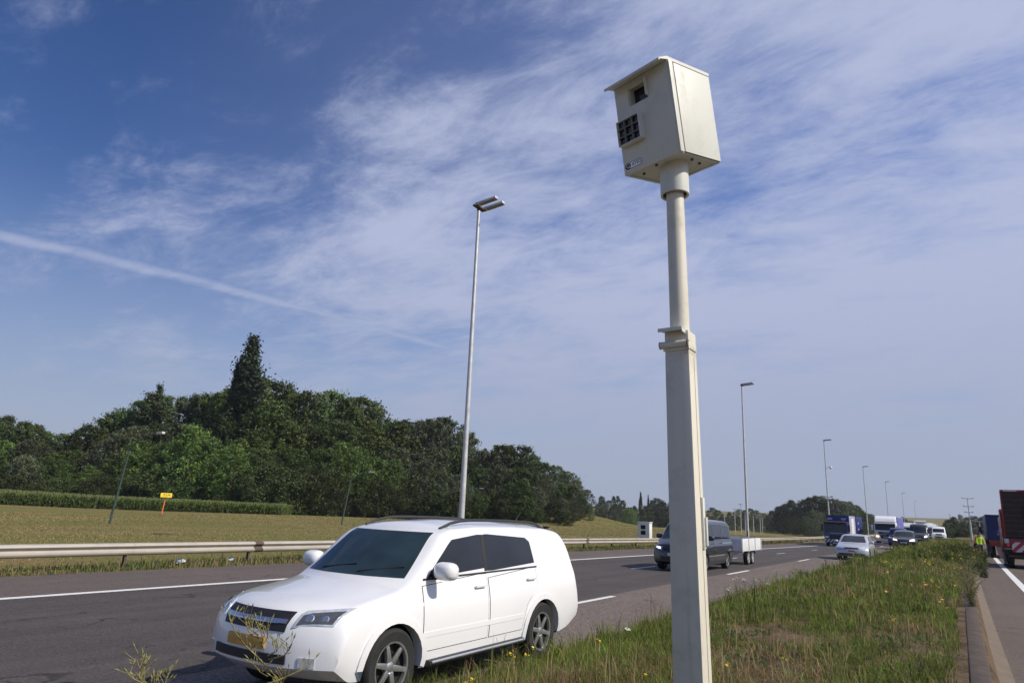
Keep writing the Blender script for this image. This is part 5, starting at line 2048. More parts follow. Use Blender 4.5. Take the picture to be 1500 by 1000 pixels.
# ------------------------------------------------------------------ trees
def crown_mesh(name, h, rx, base, nclump, per, leaf, seed, col, style='round', csize=0.17):
    """leaf clumps spread through the volume of a crown of height h (base = bare share of the trunk)"""
    r = np.random.default_rng(seed)
    zc0, zc1 = h * base, h
    hh = (zc1 - zc0) / 2
    # uneven outline
    ph = r.uniform(0, 2 * PI, 6)
    am = r.uniform(0.06, 0.20, 6)

    def env(th, t):
        """crown radius at turn th and level t (0 low, 1 top)"""
        if style == 'column':
            b = np.sin(PI * np.clip(t, 0, 1) ** 0.62) ** 0.55 * (1 - 0.78 * t)
            b = b * 1.45
        elif style == 'spire':
            b = np.clip(1.0 - t, 0, 1) ** 0.8 * np.clip(0.55 + t * 1.8, 0, 1)
        elif style == 'cone':
            b = np.clip(1.05 - t, 0, 1) ** 0.75 * np.clip(t * 6, 0, 1) ** 0.5
        elif style == 'tall':
            b = np.sqrt(np.clip(1 - (2 * t - 0.86) ** 2 / 1.32, 0, 1)) * (1 - 0.25 * t)
        else:
            b = np.sqrt(np.clip(1 - (2 * t - 0.92) ** 2 / 1.2, 0, 1))
        w_ = 1 + am[0] * np.sin(2 * th + ph[0]) + am[1] * np.sin(3 * th + ph[1] + 4 * t) + am[2] * np.sin(5 * th + ph[2] - 7 * t) + am[3] * np.sin(9 * t + ph[3] + th)
        return rx * b * w_
    t = r.uniform(0.0, 1.0, nclump) ** 0.9
    th = r.uniform(0, 2 * PI, nclump)
    rad = env(th, t) * np.sqrt(r.uniform(0.25, 1.0, nclump))
    cc = np.stack([rad * np.cos(th), rad * np.sin(th), zc0 + t * (zc1 - zc0)], -1)
    # a few leading shoots break the skyline
    ns = max(3, nclump // 12)
    k = r.integers(0, nclump, ns)
    cc[k, 2] = np.minimum(cc[k, 2] + r.uniform(0.0, 0.06, ns) * h, h)
    cr = rx * csize * np.exp(r.normal(0, 0.38, nclump)) * (0.55 + 0.55 * np.sqrt(np.clip(1 - t, 0, 1)))
    n = nclump * per
    ci = np.repeat(np.arange(nclump), per)
    d = r.normal(size=(n, 3))
    d /= np.linalg.norm(d, axis=1)[:, None]
    rr = np.abs(r.normal(0.75, 0.36, n))
    # each clump is stretched its own way along a bough
    ax = np.stack([np.cos(th), np.sin(th), r.uniform(-0.25, 0.9, nclump)], -1)
    if style in ('column', 'spire'):
        ax = np.stack([0.35 * np.cos(th), 0.35 * np.sin(th), np.ones(nclump)], -1)
    ax /= np.linalg.norm(ax, axis=1)[:, None]
    st = r.uniform(0.1, 1.0, nclump) if style != 'spire' else r.uniform(0.8, 1.6, nclump)
    al = np.sum(d * ax[ci], 1)
    off = d + ax[ci] * (al * st[ci])[:, None]
    if style == 'droop':
        off[:, 2] = off[:, 2] * 1.3 - 0.5 * rr
    p = cc[ci] + off * (cr[ci] * rr)[:, None]
    nrm = d + r.normal(size=(n, 3)) * 0.42
    nrm /= np.linalg.norm(nrm, axis=1)[:, None]
    a = np.cross(nrm, r.normal(size=(n, 3)))
    a /= np.linalg.norm(a, axis=1)[:, None] + 1e-9
    b = np.cross(nrm, a)
    s = leaf * r.uniform(0.55, 1.25, n)
    V = np.stack([p - a * s[:, None], p - b * (s * 0.55)[:, None], p + a * s[:, None], p + b * (s * 0.55)[:, None]], 1).reshape(-1, 3)
    F = np.arange(4 * n).reshape(n, 4)
    tint = np.exp(r.normal(0, 0.22, nclump))
    hue = r.normal(0, 0.07, nclump)
    c0 = np.array(col)[None, :] * tint[:, None]
    c0[:, 0] *= 1 + hue
    c0[:, 2] *= 1 - hue
    lc = np.clip(c0[ci] * r.uniform(0.75, 1.3, n)[:, None], 0, 1)
    return np_mesh(name, V, F, 'leaf', np.repeat(lc, 4, axis=0))


def trunk_mesh(name, h, r0, rx, base, seed, style):
    r = random.Random(seed)
    m = MB()
    pts, rad = [Vector((0, 0, -0.5))], [r0 * 1.25]
    top = h * (0.93 if style in ('column', 'cone', 'spire') else 0.72)
    for i in range(1, 7):
        f = i / 6
        pts.append(Vector((r.uniform(-1, 1) * 0.03 * h * f, r.uniform(-1, 1) * 0.03 * h * f, top * f)))
        rad.append(r0 * (1 - 0.85 * f))
    m.path(pts, rad, 8)
    for k in range(9):
        f = r.uniform(max(0.15, base), 0.85)
        i = min(5, int(f * 6))
        p0 = pts[i].lerp(pts[i + 1], f * 6 - i)
        a = r.uniform(0, 2 * PI)
        ln = rx * r.uniform(0.45, 0.8) * (0.3 if style in ('column', 'spire') else 1)
        p1 = p0 + Vector((math.cos(a) * ln * 0.5, math.sin(a) * ln * 0.5, ln * 0.4))
        p2 = p0 + Vector((math.cos(a + 0.3) * ln, math.sin(a + 0.3) * ln, ln * 0.95))
        q = r0 * (1 - 0.8 * f) * 0.5
        m.path([p0, p1, p2], [q, q * 0.6, q * 0.2], 6)
    return m.mesh(name, ['bark'], 60)


KINDS = {
    # name: (height, radius, bare share, clumps, leaves each, leaf size, colour, style, clump size)
    'oak': (20, 6.4, 0.04, 300, 44, 0.27, (0.0537, 0.083, 0.0183), 'round', 0.15),
    'ash': (21, 5.2, 0.06, 290, 44, 0.27, (0.0708, 0.1025, 0.0244), 'tall', 0.16),
    'maple': (19, 5.8, 0.02, 320, 44, 0.26, (0.0976, 0.144, 0.0268), 'round', 0.145),
    'willow': (17, 6.2, 0.0, 340, 46, 0.23, (0.0976, 0.1171, 0.0561), 'droop', 0.13),
    'aspen': (22, 3.6, 0.06, 270, 42, 0.25, (0.0732, 0.0976, 0.0366), 'tall', 0.20),
    'poplar': (31, 4.6, 0.0, 420, 40, 0.28, (0.026, 0.040, 0.018), 'spire', 0.15),
    'thicket': (8, 5.0, -0.08, 240, 40, 0.22, (0.050, 0.070, 0.017), 'round', 0.16),
}
PROTO = {}
for i, (k_, v_) in enumerate(KINDS.items()):
    for j in range(2):
        PROTO[k_, j] = (crown_mesh('crown', v_[0], v_[1], v_[2], v_[3], v_[4], v_[5], 31 + i * 7 + j, v_[6], v_[7], v_[8]),
                        trunk_mesh('trunk', v_[0], v_[0] * 0.016, v_[1], max(0.1, v_[2]), 5 + i * 3 + j, v_[7]))


def tree(kind, x, y, h, label, group=None, wide=1.0, name=None, z=None):
    K = KINDS[kind]
    crown, trunk = PROTO[kind, random.randrange(2)]
    nm = name or {'poplar': 'poplar_tree', 'willow': 'willow_tree', 'thicket': 'bush'}.get(kind, 'broadleaf_tree')
    o = thing(nm, label, 'bush' if kind == 'thicket' else 'tree', (x, y, H(x, y) - 0.1 if z is None else z), random.uniform(0, 2 * PI), group)
    f = h / K[0]
    o.scale = (f * wide, f * wide, f)
    link('crown', crown, o)
    link('trunk', trunk, o)
    return o


def tree_px(kind, px, top, d, label, group=None, wide=1.0):
    """a tree whose top shows at px, top when it stands d metres away"""
    p = at(px, top, d)
    gz = H(p.x, p.y) - 0.1
    return tree(kind, p.x, p.y, max(2.0, p.z - gz), label, group, wide)


SKY = [(0, 615), (20, 612), (40, 624), (60, 626), (85, 634), (112, 646), (130, 628), (150, 620), (180, 600), (205, 594), (235, 572), (255, 592), (275, 576), (300, 578), (322, 588), (345, 560), (395, 556),
       (410, 560), (430, 572), (455, 578), (475, 575), (500, 578), (520, 588), (545, 588), (562, 602), (580, 622), (600, 618), (630, 616), (668, 614), (690, 650), (712, 660), (745, 654), (770, 657), (790, 670),
       (815, 685), (840, 697), (856, 706), (868, 735)]
DEP = [(0, 150), (340, 140), (400, 134), (560, 138), (700, 136), (800, 132), (870, 130)]
WOOD = 'trees of the wood behind the field'


def depth(px):
    return float(np.interp(px, [d[0] for d in DEP], [d[1] for d in DEP]))


def wood():
    rnd = random.Random(5)
    desc = {'oak': 'dark green spreading tree', 'ash': 'mid green upright tree', 'maple': 'fresh green rounded tree', 'willow': 'grey green soft crowned tree', 'aspen': 'slender green tree'}
    # skyline trees: every one carries the top of the wood at its place
    px = -46.0
    n = 0
    names = {}

    def lab(kind, where):
        reg = 'at its left end' if px < 110 else 'above the corn' if px < 225 else 'left of the tallest poplar' if px < 340 else 'beside the tallest poplar' if px < 420 else \
            'above the leaning dark lamp' if px < 530 else 'left of the tall grey lamp' if px < 680 else 'right of the tall grey lamp' if px < 780 else 'at its right end'
        return desc[kind] + ' ' + where + ' ' + reg
    while px < 866:
        top = float(np.interp(px, [s[0] for s in SKY], [s[1] for s in SKY]))
        d = depth(max(0, px)) + rnd.uniform(6, 16)
        kind = rnd.choice(['oak', 'ash', 'maple', 'ash', 'aspen'] if px < 560 else ['oak', 'ash', 'willow', 'maple', 'willow'])
        if 225 < px < 310:
            kind = 'aspen'
        o = tree_px(kind, px, top + rnd.uniform(-3, 5), d, lab(kind, 'on the wood skyline'), WOOD, rnd.uniform(0.85, 1.1))
        px += rnd.uniform(17, 25) * (0.72 if px > 680 else 1.0)
        n += 1
    # middle and front ranks, lower, standing before them
    for rank, (dd, lo, hi, step) in enumerate(((2, 0.62, 0.84, 22), (-7, 0.42, 0.66, 24), (-13, 0.22, 0.42, 22))):
        px = -40.0 + rank * 9
        while px < 858 - rank * 6:
            base = 727 + 0.041 * px + 14
            top0 = float(np.interp(px, [s[0] for s in SKY], [s[1] for s in SKY]))
            top = base - (base - top0) * rnd.uniform(lo, hi)
            d = depth(max(0, px)) + dd + rnd.uniform(-3, 3)
            if rank == 2:
                kind = 'thicket'
                tree_px(kind, px, top, d, 'low dark bush filling the front edge of the wood', 'bushes along the edge of the wood', rnd.uniform(0.8, 1.0))
            else:
                kind = rnd.choice(['oak', 'maple', 'willow', 'oak', 'ash'] if px < 560 else ['willow', 'oak', 'ash', 'willow'])
                where = 'amid the wood' if rank == 0 else 'fronting the wood'
                tree_px(kind, px, top, d, lab(kind, where), WOOD, rnd.uniform(0.9, 1.15))
            px += rnd.uniform(0.75, 1.25) * step * (0.72 if px > 640 else 1.0)
    tree_px('poplar', 372, 497, 139, 'tallest tree, a dark pointed poplar rising far above the wood', None, 1.3)
    tree_px('poplar', 349, 535, 140, 'narrow poplar touching the left side of the tallest poplar', None, 0.6)
    tree_px('poplar', 235, 568, 150, 'slim pointed poplar on the skyline left of the tall dark one', None, 0.95)
    tree_px('maple', 287, 626, 128, 'bright green bushy tree in front of the wood above the corn', None, 1.0)
    tree_px('maple', 345, 652, 124, 'light green drooping tree at the right end of the corn', None, 0.95)
    tree_px('willow', 866, 742, 128, 'small yellow green bush at the right end of the wood on the mound', None, 0.7)


wood()


def far_trees():
    rnd = random.Random(9)
    gp = 'trees beyond the grassy mound'
    for px, top, k_, d, lab, wd in ((882, 727, 'ash', 330, 'leftmost dark tree of the clump beyond the mound', 1.0), (893, 733, 'willow', 320, 'grey green tree in the clump beyond the mound', 1.0),
                                    (903, 738, 'willow', 310, 'broad grey green willow at the front of the clump beyond the mound', 1.2), (899, 727, 'aspen', 350, 'pointed tree behind the willows beyond the mound', 0.8),
                                    (905, 727, 'aspen', 350, 'second pointed tree behind the willows beyond the mound', 0.8), (912, 733, 'ash', 340, 'dark tree at the right of the clump beyond the mound', 1.0),
                                    (922, 743, 'maple', 290, 'rounded bright green willow behind the pale cabinet', 1.5), (938.5, 721, 'poplar', 360, 'taller of two thin poplars above the pale cabinet', 0.75),
                                    (949.5, 725, 'poplar', 380, 'shorter of two thin poplars above the pale cabinet', 0.6), (955, 733, 'ash', 330, 'dark tree just left of the speed camera post', 1.0),
                                    (962, 730, 'willow', 320, 'soft grey green tree right behind the two poplars', 1.1), (970, 735, 'oak', 310, 'dark tree half hidden by the speed camera post', 1.0),
                                    (984, 736, 'oak', 310, 'dark tree hidden behind the speed camera post', 1.0), (946, 741, 'oak', 300, 'low dark tree directly above the pale cabinet', 1.0),
                                    (930, 741, 'ash', 340, 'mid green tree between the rounded willow and the poplars', 1.0), (876, 738, 'oak', 320, 'low dark tree at the left of the clump beyond the mound', 1.0)):
        tree_px(k_, px, top, d, lab, gp, wd)
    # far belt of trees behind the distant lamps
    px = 872.0
    while px < 1150:
        tree_px(rnd.choice(['oak', 'ash', 'oak', 'aspen']), px, 748 + rnd.uniform(-5, 6) + (px - 1000) * 0.012, 520 + rnd.uniform(-20, 20), 'dark tree in the far belt behind the distant lamps', 'far belt of trees', rnd.uniform(1.0, 1.4))
        px += rnd.uniform(7, 11)
    px = 874.0
    while px < 1142:
        tree_px(rnd.choice(['oak', 'willow', 'ash']), px, 758 + (px - 1000) * 0.02 + rnd.uniform(-4, 3), 330 + rnd.uniform(-15, 15), 'low dark tree filling the foot of the far belt of trees', 'low trees at the foot of the far belt', rnd.uniform(1.2, 1.6))
        px += rnd.uniform(7, 10)
    # dark clump behind the blue truck
    for px, top, k_, d in ((1132, 748, 'willow', 330), (1143, 742, 'oak', 320), (1151, 738, 'oak', 320), (1160, 733, 'ash', 315), (1170, 742, 'oak', 300), (1179, 733, 'oak', 310), (1188, 729, 'oak', 305), (1198, 727, 'oak', 300),
                           (1208, 730, 'ash', 300), (1220, 731, 'willow', 300), (1230, 734, 'willow', 300), (1241, 735, 'oak', 305), (1251, 740, 'oak', 310), (1192, 748, 'willow', 270), (1207, 750, 'oak', 275), (1150, 757, 'oak', 290),
                           (1165, 757, 'oak', 285), (1180, 756, 'oak', 280), (1222, 752, 'oak', 285), (1236, 752, 'oak', 290), (1259, 748, 'oak', 330), (1268, 752, 'ash', 350)):
        tree_px(k_, px, top, d, ('grey green' if k_ == 'willow' else 'dark green' if k_ == 'oak' else 'mid green') + ' tree in the dark clump behind the blue truck', 'dark clump of trees behind the blue truck', 1.15)
    px = 1262.0
    while px < 1336:
        tree_px(rnd.choice(['oak', 'ash']), px, 752 + (px - 1262) * 0.12 + rnd.uniform(-3, 3), 430 + rnd.uniform(-15, 15), 'dark tree in the row above the white truck', 'trees above the white truck', rnd.uniform(1.0, 1.3))
        px += rnd.uniform(5.5, 8)
    for px, top, k_ in ((1390, 761, 'oak'), (1396, 757, 'ash'), (1403, 763, 'willow'), (1410, 766, 'oak')):
        tree_px(k_, px, top, 250, 'dark tree in the small clump above the flowering weeds', 'small clump left of the antenna mast', 1.3)
    for px, top, k_ in ((1417, 758, 'oak'), (1427, 756, 'oak'), (1437, 757, 'ash'), (1446, 757, 'oak'), (1456, 756, 'oak'), (1466, 757, 'ash'), (1478, 757, 'oak')):
        tree_px(k_, px, top, 330, 'dark tree behind the steel gantry and the blue container', 'trees behind the gantry', 1.3)
    px = 1344.0
    while px < 1420:
        tree_px('thicket', px, 779 + rnd.uniform(-2, 3), 200 + rnd.uniform(-10, 10), 'low bush along the far road behind the queue of vehicles', 'bushes behind the queue of vehicles', 1.3)
        px += rnd.uniform(6, 9)


far_trees()


def corn():
    """standing maize: many narrow bent leaves on stalks, one mass"""
    A, B = Vector((-140.0, 30.0)), Vector((-86.0, 72.0))
    n = 5200
    r = np.random.default_rng(3)
    t = r.uniform(0, 1, n)
    row = r.integers(0, 9, n)
    d = (B - A).normalized()
    q = Vector((-d.y, d.x))
    if q.x > 0:
        q = -q
    X = A.x + (B.x - A.x) * t + q.x * (row * 0.75 + r.normal(0, 0.05, n))
    Y = A.y + (B.y - A.y) * t + q.y * (row * 0.75 + r.normal(0, 0.05, n))
    Z = hgt(X - curve_x(Y), Y)
    hgt_ = (2.25 - 0.75 * t) * r.uniform(0.86, 1.1, n)
    nl = 9
    k = np.tile(np.arange(nl), n)
    i = np.repeat(np.arange(n), nl)
    m = n * nl
    th = r.uniform(0, 2 * PI, m)
    z0 = hgt_[i] * (0.10 + 0.80 * k / nl)
    ln = r.uniform(0.45, 0.85, m)
    dx, dy = np.cos(th), np.sin(th)
    wd = 0.055
    P0 = np.stack([X[i], Y[i], Z[i] + z0], -1)
    P1 = P0 + np.stack([dx * ln * 0.5, dy * ln * 0.5, ln * 0.45], -1)
    P2 = P0 + np.stack([dx * ln, dy * ln, ln * 0.12], -1)
    S_ = np.stack([-dy * wd, dx * wd, np.zeros(m)], -1)
    V = np.stack([P0 - S_ * 0.6, P0 + S_ * 0.6, P1 + S_, P1 - S_, P2 + S_ * 0.15, P2 - S_ * 0.15], 1)
    f = np.arange(m)[:, None] * 6
    F = np.concatenate([f + np.array([[0, 1, 2, 3]]), f + np.array([[3, 2, 4, 5]])])
    c = np.array([0.085, 0.125, 0.026])[None] * r.uniform(0.6, 1.4, m)[:, None]
    c[:, 0] *= r.uniform(0.85, 1.4, m)
    # stalk and tassel of every plant
    S0 = np.stack([X, Y, Z], -1)
    S1 = S0 + np.stack([np.zeros(n), np.zeros(n), hgt_ * 1.06], -1)
    e = np.array([0.03, 0.03, 0])
    V2 = np.stack([S0 - e, S0 + e, S1 + e * 0.7, S1 - e * 0.7], 1)
    F2 = np.arange(n)[:, None] * 4 + np.array([[0, 1, 2, 3]]) + m * 6
    c2 = np.array([0.16, 0.16, 0.06])[None] * r.uniform(0.7, 1.3, n)[:, None]
    V = np.concatenate([V.reshape(-1, 3), V2.reshape(-1, 3)])
    cols = np.concatenate([np.repeat(c, 6, 0), np.repeat(c2, 4, 0)])
    o = link('corn', np_mesh('corn', V, np.concatenate([F, F2]), 'leaf', cols))
    tag(o, 'band of tall green corn standing between the dry field and the wood', 'corn', kind='stuff')


corn()


# ------------------------------------------------------------------ grass
def blades(name, X, Y, Zb, h, wd, lean, cols, label, cat='grass', seed=1):
    r = np.random.default_rng(seed)
    n = len(X)
    th = r.uniform(0, 2 * PI, n)
    ld_ = r.uniform(0, 2 * PI, n)
    dx, dy = np.cos(ld_) * lean * h, np.sin(ld_) * lean * h
    S_ = np.stack([np.cos(th) * wd, np.sin(th) * wd, np.zeros(n)], -1)
    P0 = np.stack([X, Y, Zb - 0.02], -1)
    P1 = P0 + np.stack([dx * 0.35, dy * 0.35, h * 0.6], -1)
    P2 = P0 + np.stack([dx, dy, h * np.clip(1 - 0.3 * lean, 0.4, 1)], -1)
    V = np.stack([P0 - S_, P0 + S_, P1 + S_ * 0.8, P1 - S_ * 0.8, P2 + S_ * 0.12, P2 - S_ * 0.12], 1).reshape(-1, 3)
    f = np.arange(n)[:, None] * 6
    F = np.concatenate([f + np.array([[0, 1, 2, 3]]), f + np.array([[3, 2, 4, 5]])])
    tc = np.repeat(cols, 6, 0).reshape(n, 6, 3)
    o = link(name, np_mesh(name, V, F, 'grass', tc.reshape(-1, 3)))
    tag(o, label, cat, kind='stuff')
    return o


def field_noise(x, y, s, seed):
    r = np.random.default_rng(seed)
    v = 0
    for k in range(5):
        a = r.uniform(0, 2 * PI)
        f = s * r.uniform(0.6, 1.9)
        v = v + np.sin((x * np.cos(a) + y * np.sin(a)) * f + r.uniform(0, 6.28))
    return v / 5


def median_grass():
    r = np.random.default_rng(21)
    Xs, Ys, Hs, Ws, Cs, Ls = [], [], [], [], [], []
    for (y0, y1, dens, hm, wd) in ((1.6, 5, 2600, 0.100, 0.0026), (5, 9, 2100, 0.102, 0.0030), (9, 16, 1100, 0.110, 0.0042), (16, 30, 520, 0.120, 0.0075), (30, 60, 190, 0.14, 0.013), (60, 130, 60, 0.195, 0.03)):
        ua, ub = -5.0, 0.0
        n = int((ub - ua) * (y1 - y0) * dens)
        nt = n // 14
        tu, ty = r.uniform(ua, ub, nt), r.uniform(y0, y1, nt)
        i = r.integers(0, nt, n)
        sp = 0.05 + 0.03 * (y0 / 10)
        u = tu[i] + r.normal(0, sp, n)
        y = ty[i] + r.normal(0, sp, n)
        dry = 1.25 * field_noise(tu, ty, 1.5, 4) + 0.8 * field_noise(tu, ty, 5.0, 8) + r.normal(0, 0.25, nt)
        # dry trodden patches near the post, lush strip beside the lane
        dry = dry + 0.5 * np.exp(-((tu + 1.7) / 1.4) ** 2 - ((ty - 7.8) / 2.6) ** 2) - 0.45 * np.exp(-((tu + 4.2) / 0.9) ** 2) - 0.25 * sst(8, 14, ty)
        bare = 1.15 * np.exp(-((tu + 2.6) / 0.75) ** 2 - ((ty - 11.6) / 0.9) ** 2) + 0.8 * np.exp(-((tu + 2.2) / 0.5) ** 2 - ((ty - 9.3) / 0.5) ** 2) + 0.8 * np.exp(-((tu + 0.75) / 0.35) ** 2 - ((ty - 12.5) / 1.3) ** 2)
        hs = hm * np.exp(r.normal(0, 0.42, nt)) * (1 + 0.6 * sst(-4.2, -4.8, tu)) * (1 - 0.65 * np.clip(bare, 0, 1))
        keep = (u > -5.02) & (u < -0.03 - 0.14 * (field_noise(u * 0, y, 2.2, 3) + 0.8)) & (r.uniform(0, 1, n) > 0.95 * np.clip(bare[i] * 1.15, 0, 1)) & (np.hypot(u + 1.62, y - 5.04) > 0.17)
        ii, u, y = i[keep], u[keep], y[keep]
        m = len(u)
        isdry = (r.uniform(0, 1, m) < 0.11 + 0.52 * dry[ii])
        g = np.stack([r.uniform(0.10, 0.19, m), r.uniform(0.15, 0.25, m), r.uniform(0.018, 0.04, m)], -1)
        g *= np.exp(r.normal(-0.1, 0.28, nt))[ii][:, None]
        d_ = np.stack([r.uniform(0.30, 0.48, m), r.uniform(0.22, 0.35, m), r.uniform(0.10, 0.17, m)], -1)
        d_ *= (0.55 + 0.5 * r.uniform(0, 1, nt))[ii][:, None]
        Cs.append(np.where(isdry[:, None], d_, g))
        Xs.append(u + curve_x(y))
        Ys.append(y)
        Hs.append(hs[ii] * r.uniform(0.5, 1.25, m) * np.where(isdry, 1.08, 1.0))
        Ws.append(wd * r.uniform(0.7, 1.5, m))
        Ls.append(np.abs(r.normal(0.55, 0.45, m)))
    X, Y, h, wd, ln, c = map(np.concatenate, (Xs, Ys, Hs, Ws, Ls, Cs))
    Z = hgt(X - curve_x(Y), Y)
    blades('median_grass', X, Y, Z, h, wd, ln, c, 'mixed green and dry grass covering the median beside the lane', seed=2)
    # broad leaved plants low in the sward
    n = 26000
    y = 1.8 + 34 * r.uniform(0, 1, n) ** 1.6
    u = r.uniform(-4.95, -0.2, n)
    k = (field_noise(u, y, 2.6, 19) + 0.5 * field_noise(u, y, 7.0, 20) > 0.12) & (np.hypot(u + 1.62, y - 5.04) > 0.2)
    u, y = u[k], y[k]
    m = len(u)
    c = np.stack([r.uniform(0.06, 0.12, m), r.uniform(0.11, 0.19, m), r.uniform(0.02, 0.045, m)], -1)
    blades('broad_leaves', u + curve_x(y), y, hgt(u, y), r.uniform(0.05, 0.12, m), (0.006 + 0.0004 * y) * r.uniform(0.7, 1.6, m), np.abs(r.normal(0.9, 0.4, m)), c, 'low broad leaved weeds mixed into the median grass', seed=9)
    # tall dry seed stalks
    n = 2600
    y = 1.8 + 34 * r.uniform(0, 1, n) ** 1.7
    u = r.uniform(-4.9, -0.25, n)
    dn = field_noise(u, y, 1.5, 4)
    k = dn > r.uniform(-0.4, 0.5, n)
    u, y = u[k], y[k]
    m = len(u)
    k2 = np.hypot(u + 1.62, y - 5.04) > 0.2
    u, y = u[k2], y[k2]
    m = len(u)
    c = np.stack([r.uniform(0.34, 0.55, m), r.uniform(0.26, 0.40, m), r.uniform(0.13, 0.2, m)], -1)
    blades('dry_grass_stalks', u + curve_x(y), y, hgt(u, y), r.uniform(0.22, 0.46, m), 0.0016 + 0.00022 * y, np.abs(r.normal(0.2, 0.2, m)), c, 'scattered tall dry grass stalks in the median', seed=3)


median_grass()


def verge_grass():
    r = np.random.default_rng(33)
    # rough grass under and before the guardrail
    n = 34000
    y = -8 + 110 * r.uniform(0, 1, n) ** 1.4
    u = -18.75 - 1.9 * r.uniform(0, 1, n) ** 1.2
    hh = 0.12 * np.exp(r.normal(0, 0.4, n)) * (1 + 0.5 * (field_noise(u, y, 1.2, 6)))
    dry = r.uniform(0, 1, n) < 0.42 + 0.4 * field_noise(u, y, 0.9, 5)
    g = np.stack([r.uniform(0.08, 0.15, n), r.uniform(0.11, 0.18, n), r.uniform(0.025, 0.045, n)], -1)
    d = np.stack([r.uniform(0.20, 0.34, n), r.uniform(0.16, 0.26, n), r.uniform(0.07, 0.12, n)], -1)
    blades('verge_grass', u + curve_x(y), y, hgt(u, y), np.clip(hh, 0.05, 0.45), 0.012 + 0.0002 * np.abs(y), np.abs(r.normal(0.3, 0.25, n)), np.where(dry[:, None], d, g),
           'rough grass growing under the guardrail beside the hard shoulder', seed=5)
    # short mown grass of the field
    n = 150000
    a = r.uniform(0, 1, n)
    u = -20.4 - 62 * a ** 1.35
    y = -12 + 150 * r.uniform(0, 1, n) ** 1.1
    dist = np.hypot(u, y)
    fn = field_noise(u, y, 0.16, 15) + 0.5 * field_noise(u, y, 0.7, 16)
    dry = r.uniform(0, 1, n) < 0.70 + 0.5 * fn
    g = np.stack([r.uniform(0.11, 0.19, n), r.uniform(0.12, 0.19, n), r.uniform(0.035, 0.055, n)], -1)
    d = np.stack([r.uniform(0.27, 0.42, n), r.uniform(0.20, 0.30, n), r.uniform(0.085, 0.13, n)], -1)
    blades('field_grass', u + curve_x(y), y, hgt(u, y), r.uniform(0.03, 0.09, n) * (1 + 0.4 * fn), 0.00055 * dist, np.abs(r.normal(0.5, 0.3, n)), np.where(dry[:, None], d, g), 'short dry mown grass covering the field', seed=6)


verge_grass()


# ------------------------------------------------------------------ single weeds and flowers
def flower_plant(x, y, h, nst, label, group, petal='petal', green=True, fsize=0.02, spread=0.25, name='flowering_weed', leafy=0, seed=0):
    r = random.Random(seed)
    root = thing(name, label, 'wild flower', (x, y, H(x, y)), r.uniform(0, 6.28), group)
    m = MB()
    heads = []
    tips = []
    for k in range(nst):
        a = r.uniform(0, 2 * PI)
        sp = spread * r.uniform(0.2, 1.0) * h
        hh = h * r.uniform(0.72, 1.0)
        p = [Vector((0, 0, -0.03)), Vector((math.cos(a) * sp * 0.25, math.sin(a) * sp * 0.25, hh * 0.5)), Vector((math.cos(a) * sp, math.sin(a) * sp, hh))]
        t = 0.0035 + 0.0012 * h
        m.path(p, [t, t * 0.8, t * 0.5], 5)
        if name != 'tall_weed' or r.random() < 0.45:
            heads.append(p[-1])
        tips.append(p)
        for _ in range(r.randint(1, 3) if name != 'tall_weed' else r.randint(0, 1)):
            f = r.uniform(0.5, 0.95)
            q = p[1].lerp(p[2], f)
            e = q + Vector((r.uniform(-1, 1) * 0.14 * h, r.uniform(-1, 1) * 0.14 * h, r.uniform(0.05, 0.16) * h))
            m.path([q, e], [t * 0.5, t * 0.35], 4)
            heads.append(e)
    m.build('stem', ['stem_green' if green else 'stem'], root, 60)
    if not heads:
        heads.append(tips[0][-1])
    split = len(heads) <= 9
    m = MB()
    for q in heads:
        s = fsize * r.uniform(0.7, 1.2)
        m.lathe([(0.001, -0.4 * s), (0.45 * s, -0.3 * s), (0.5 * s, 0.0), (0.001, 0.12 * s)], q, 'z', 7)
        rows = 9
        rot = Matrix.Rotation(r.uniform(-0.5, 0.5), 3, 'X') @ Matrix.Rotation(r.uniform(-0.5, 0.5), 3, 'Y')
        for j in range(rows):
            b = 2 * PI * j / rows
            u_ = Vector((math.cos(b), math.sin(b), 0.15))
            v_ = Vector((-math.sin(b), math.cos(b), 0))
            pts = [q + rot @ (u_ * 0.35 * s - v_ * 0.18 * s), q + rot @ (u_ * 0.35 * s + v_ * 0.18 * s), q + rot @ (u_ * s + v_ * 0.24 * s), q + rot @ (u_ * s - v_ * 0.24 * s)]
            m.bm.faces.new([m.bm.verts.new(p_) for p_ in pts])
        if split:
            m.build('flower_head', [petal], root, 0)
            m = MB()
    if not split:
        m.build('blossoms', [petal], root, 0)
    m = MB()
    for p in tips:
        for _ in range(5 + leafy):
            f = r.uniform(0.05, 1.7)
            q = p[0].lerp(p[1], f) if f < 1 else p[1].lerp(p[2], f - 1)
            a = r.uniform(0, 2 * PI)
            l_ = (0.05 + 0.09 * r.random()) * (0.5 + h) * (1.0 - 0.3 * min(1, f))
            d = Vector((math.cos(a), math.sin(a), r.uniform(0.1, 0.8))).normalized()
            sd_ = Vector((-d.y, d.x, 0)).normalized() * l_ * 0.13
            pts = [q, q + d * l_ * 0.5 + sd_, q + d * l_ - Vector((0, 0, l_ * 0.2)), q + d * l_ * 0.5 - sd_]
            m.bm.faces.new([m.bm.verts.new(p_) for p_ in pts])
    m.build('leaves', ['stem_green'], root, 0)
    return root


def gpoint(px, py, zg=0.25):
    v = CF + CR * ((px - 750) / FOC) - CU * ((py - 500) / FOC)
    t = (zg - EYE) / v.z
    return v.x * t, v.y * t


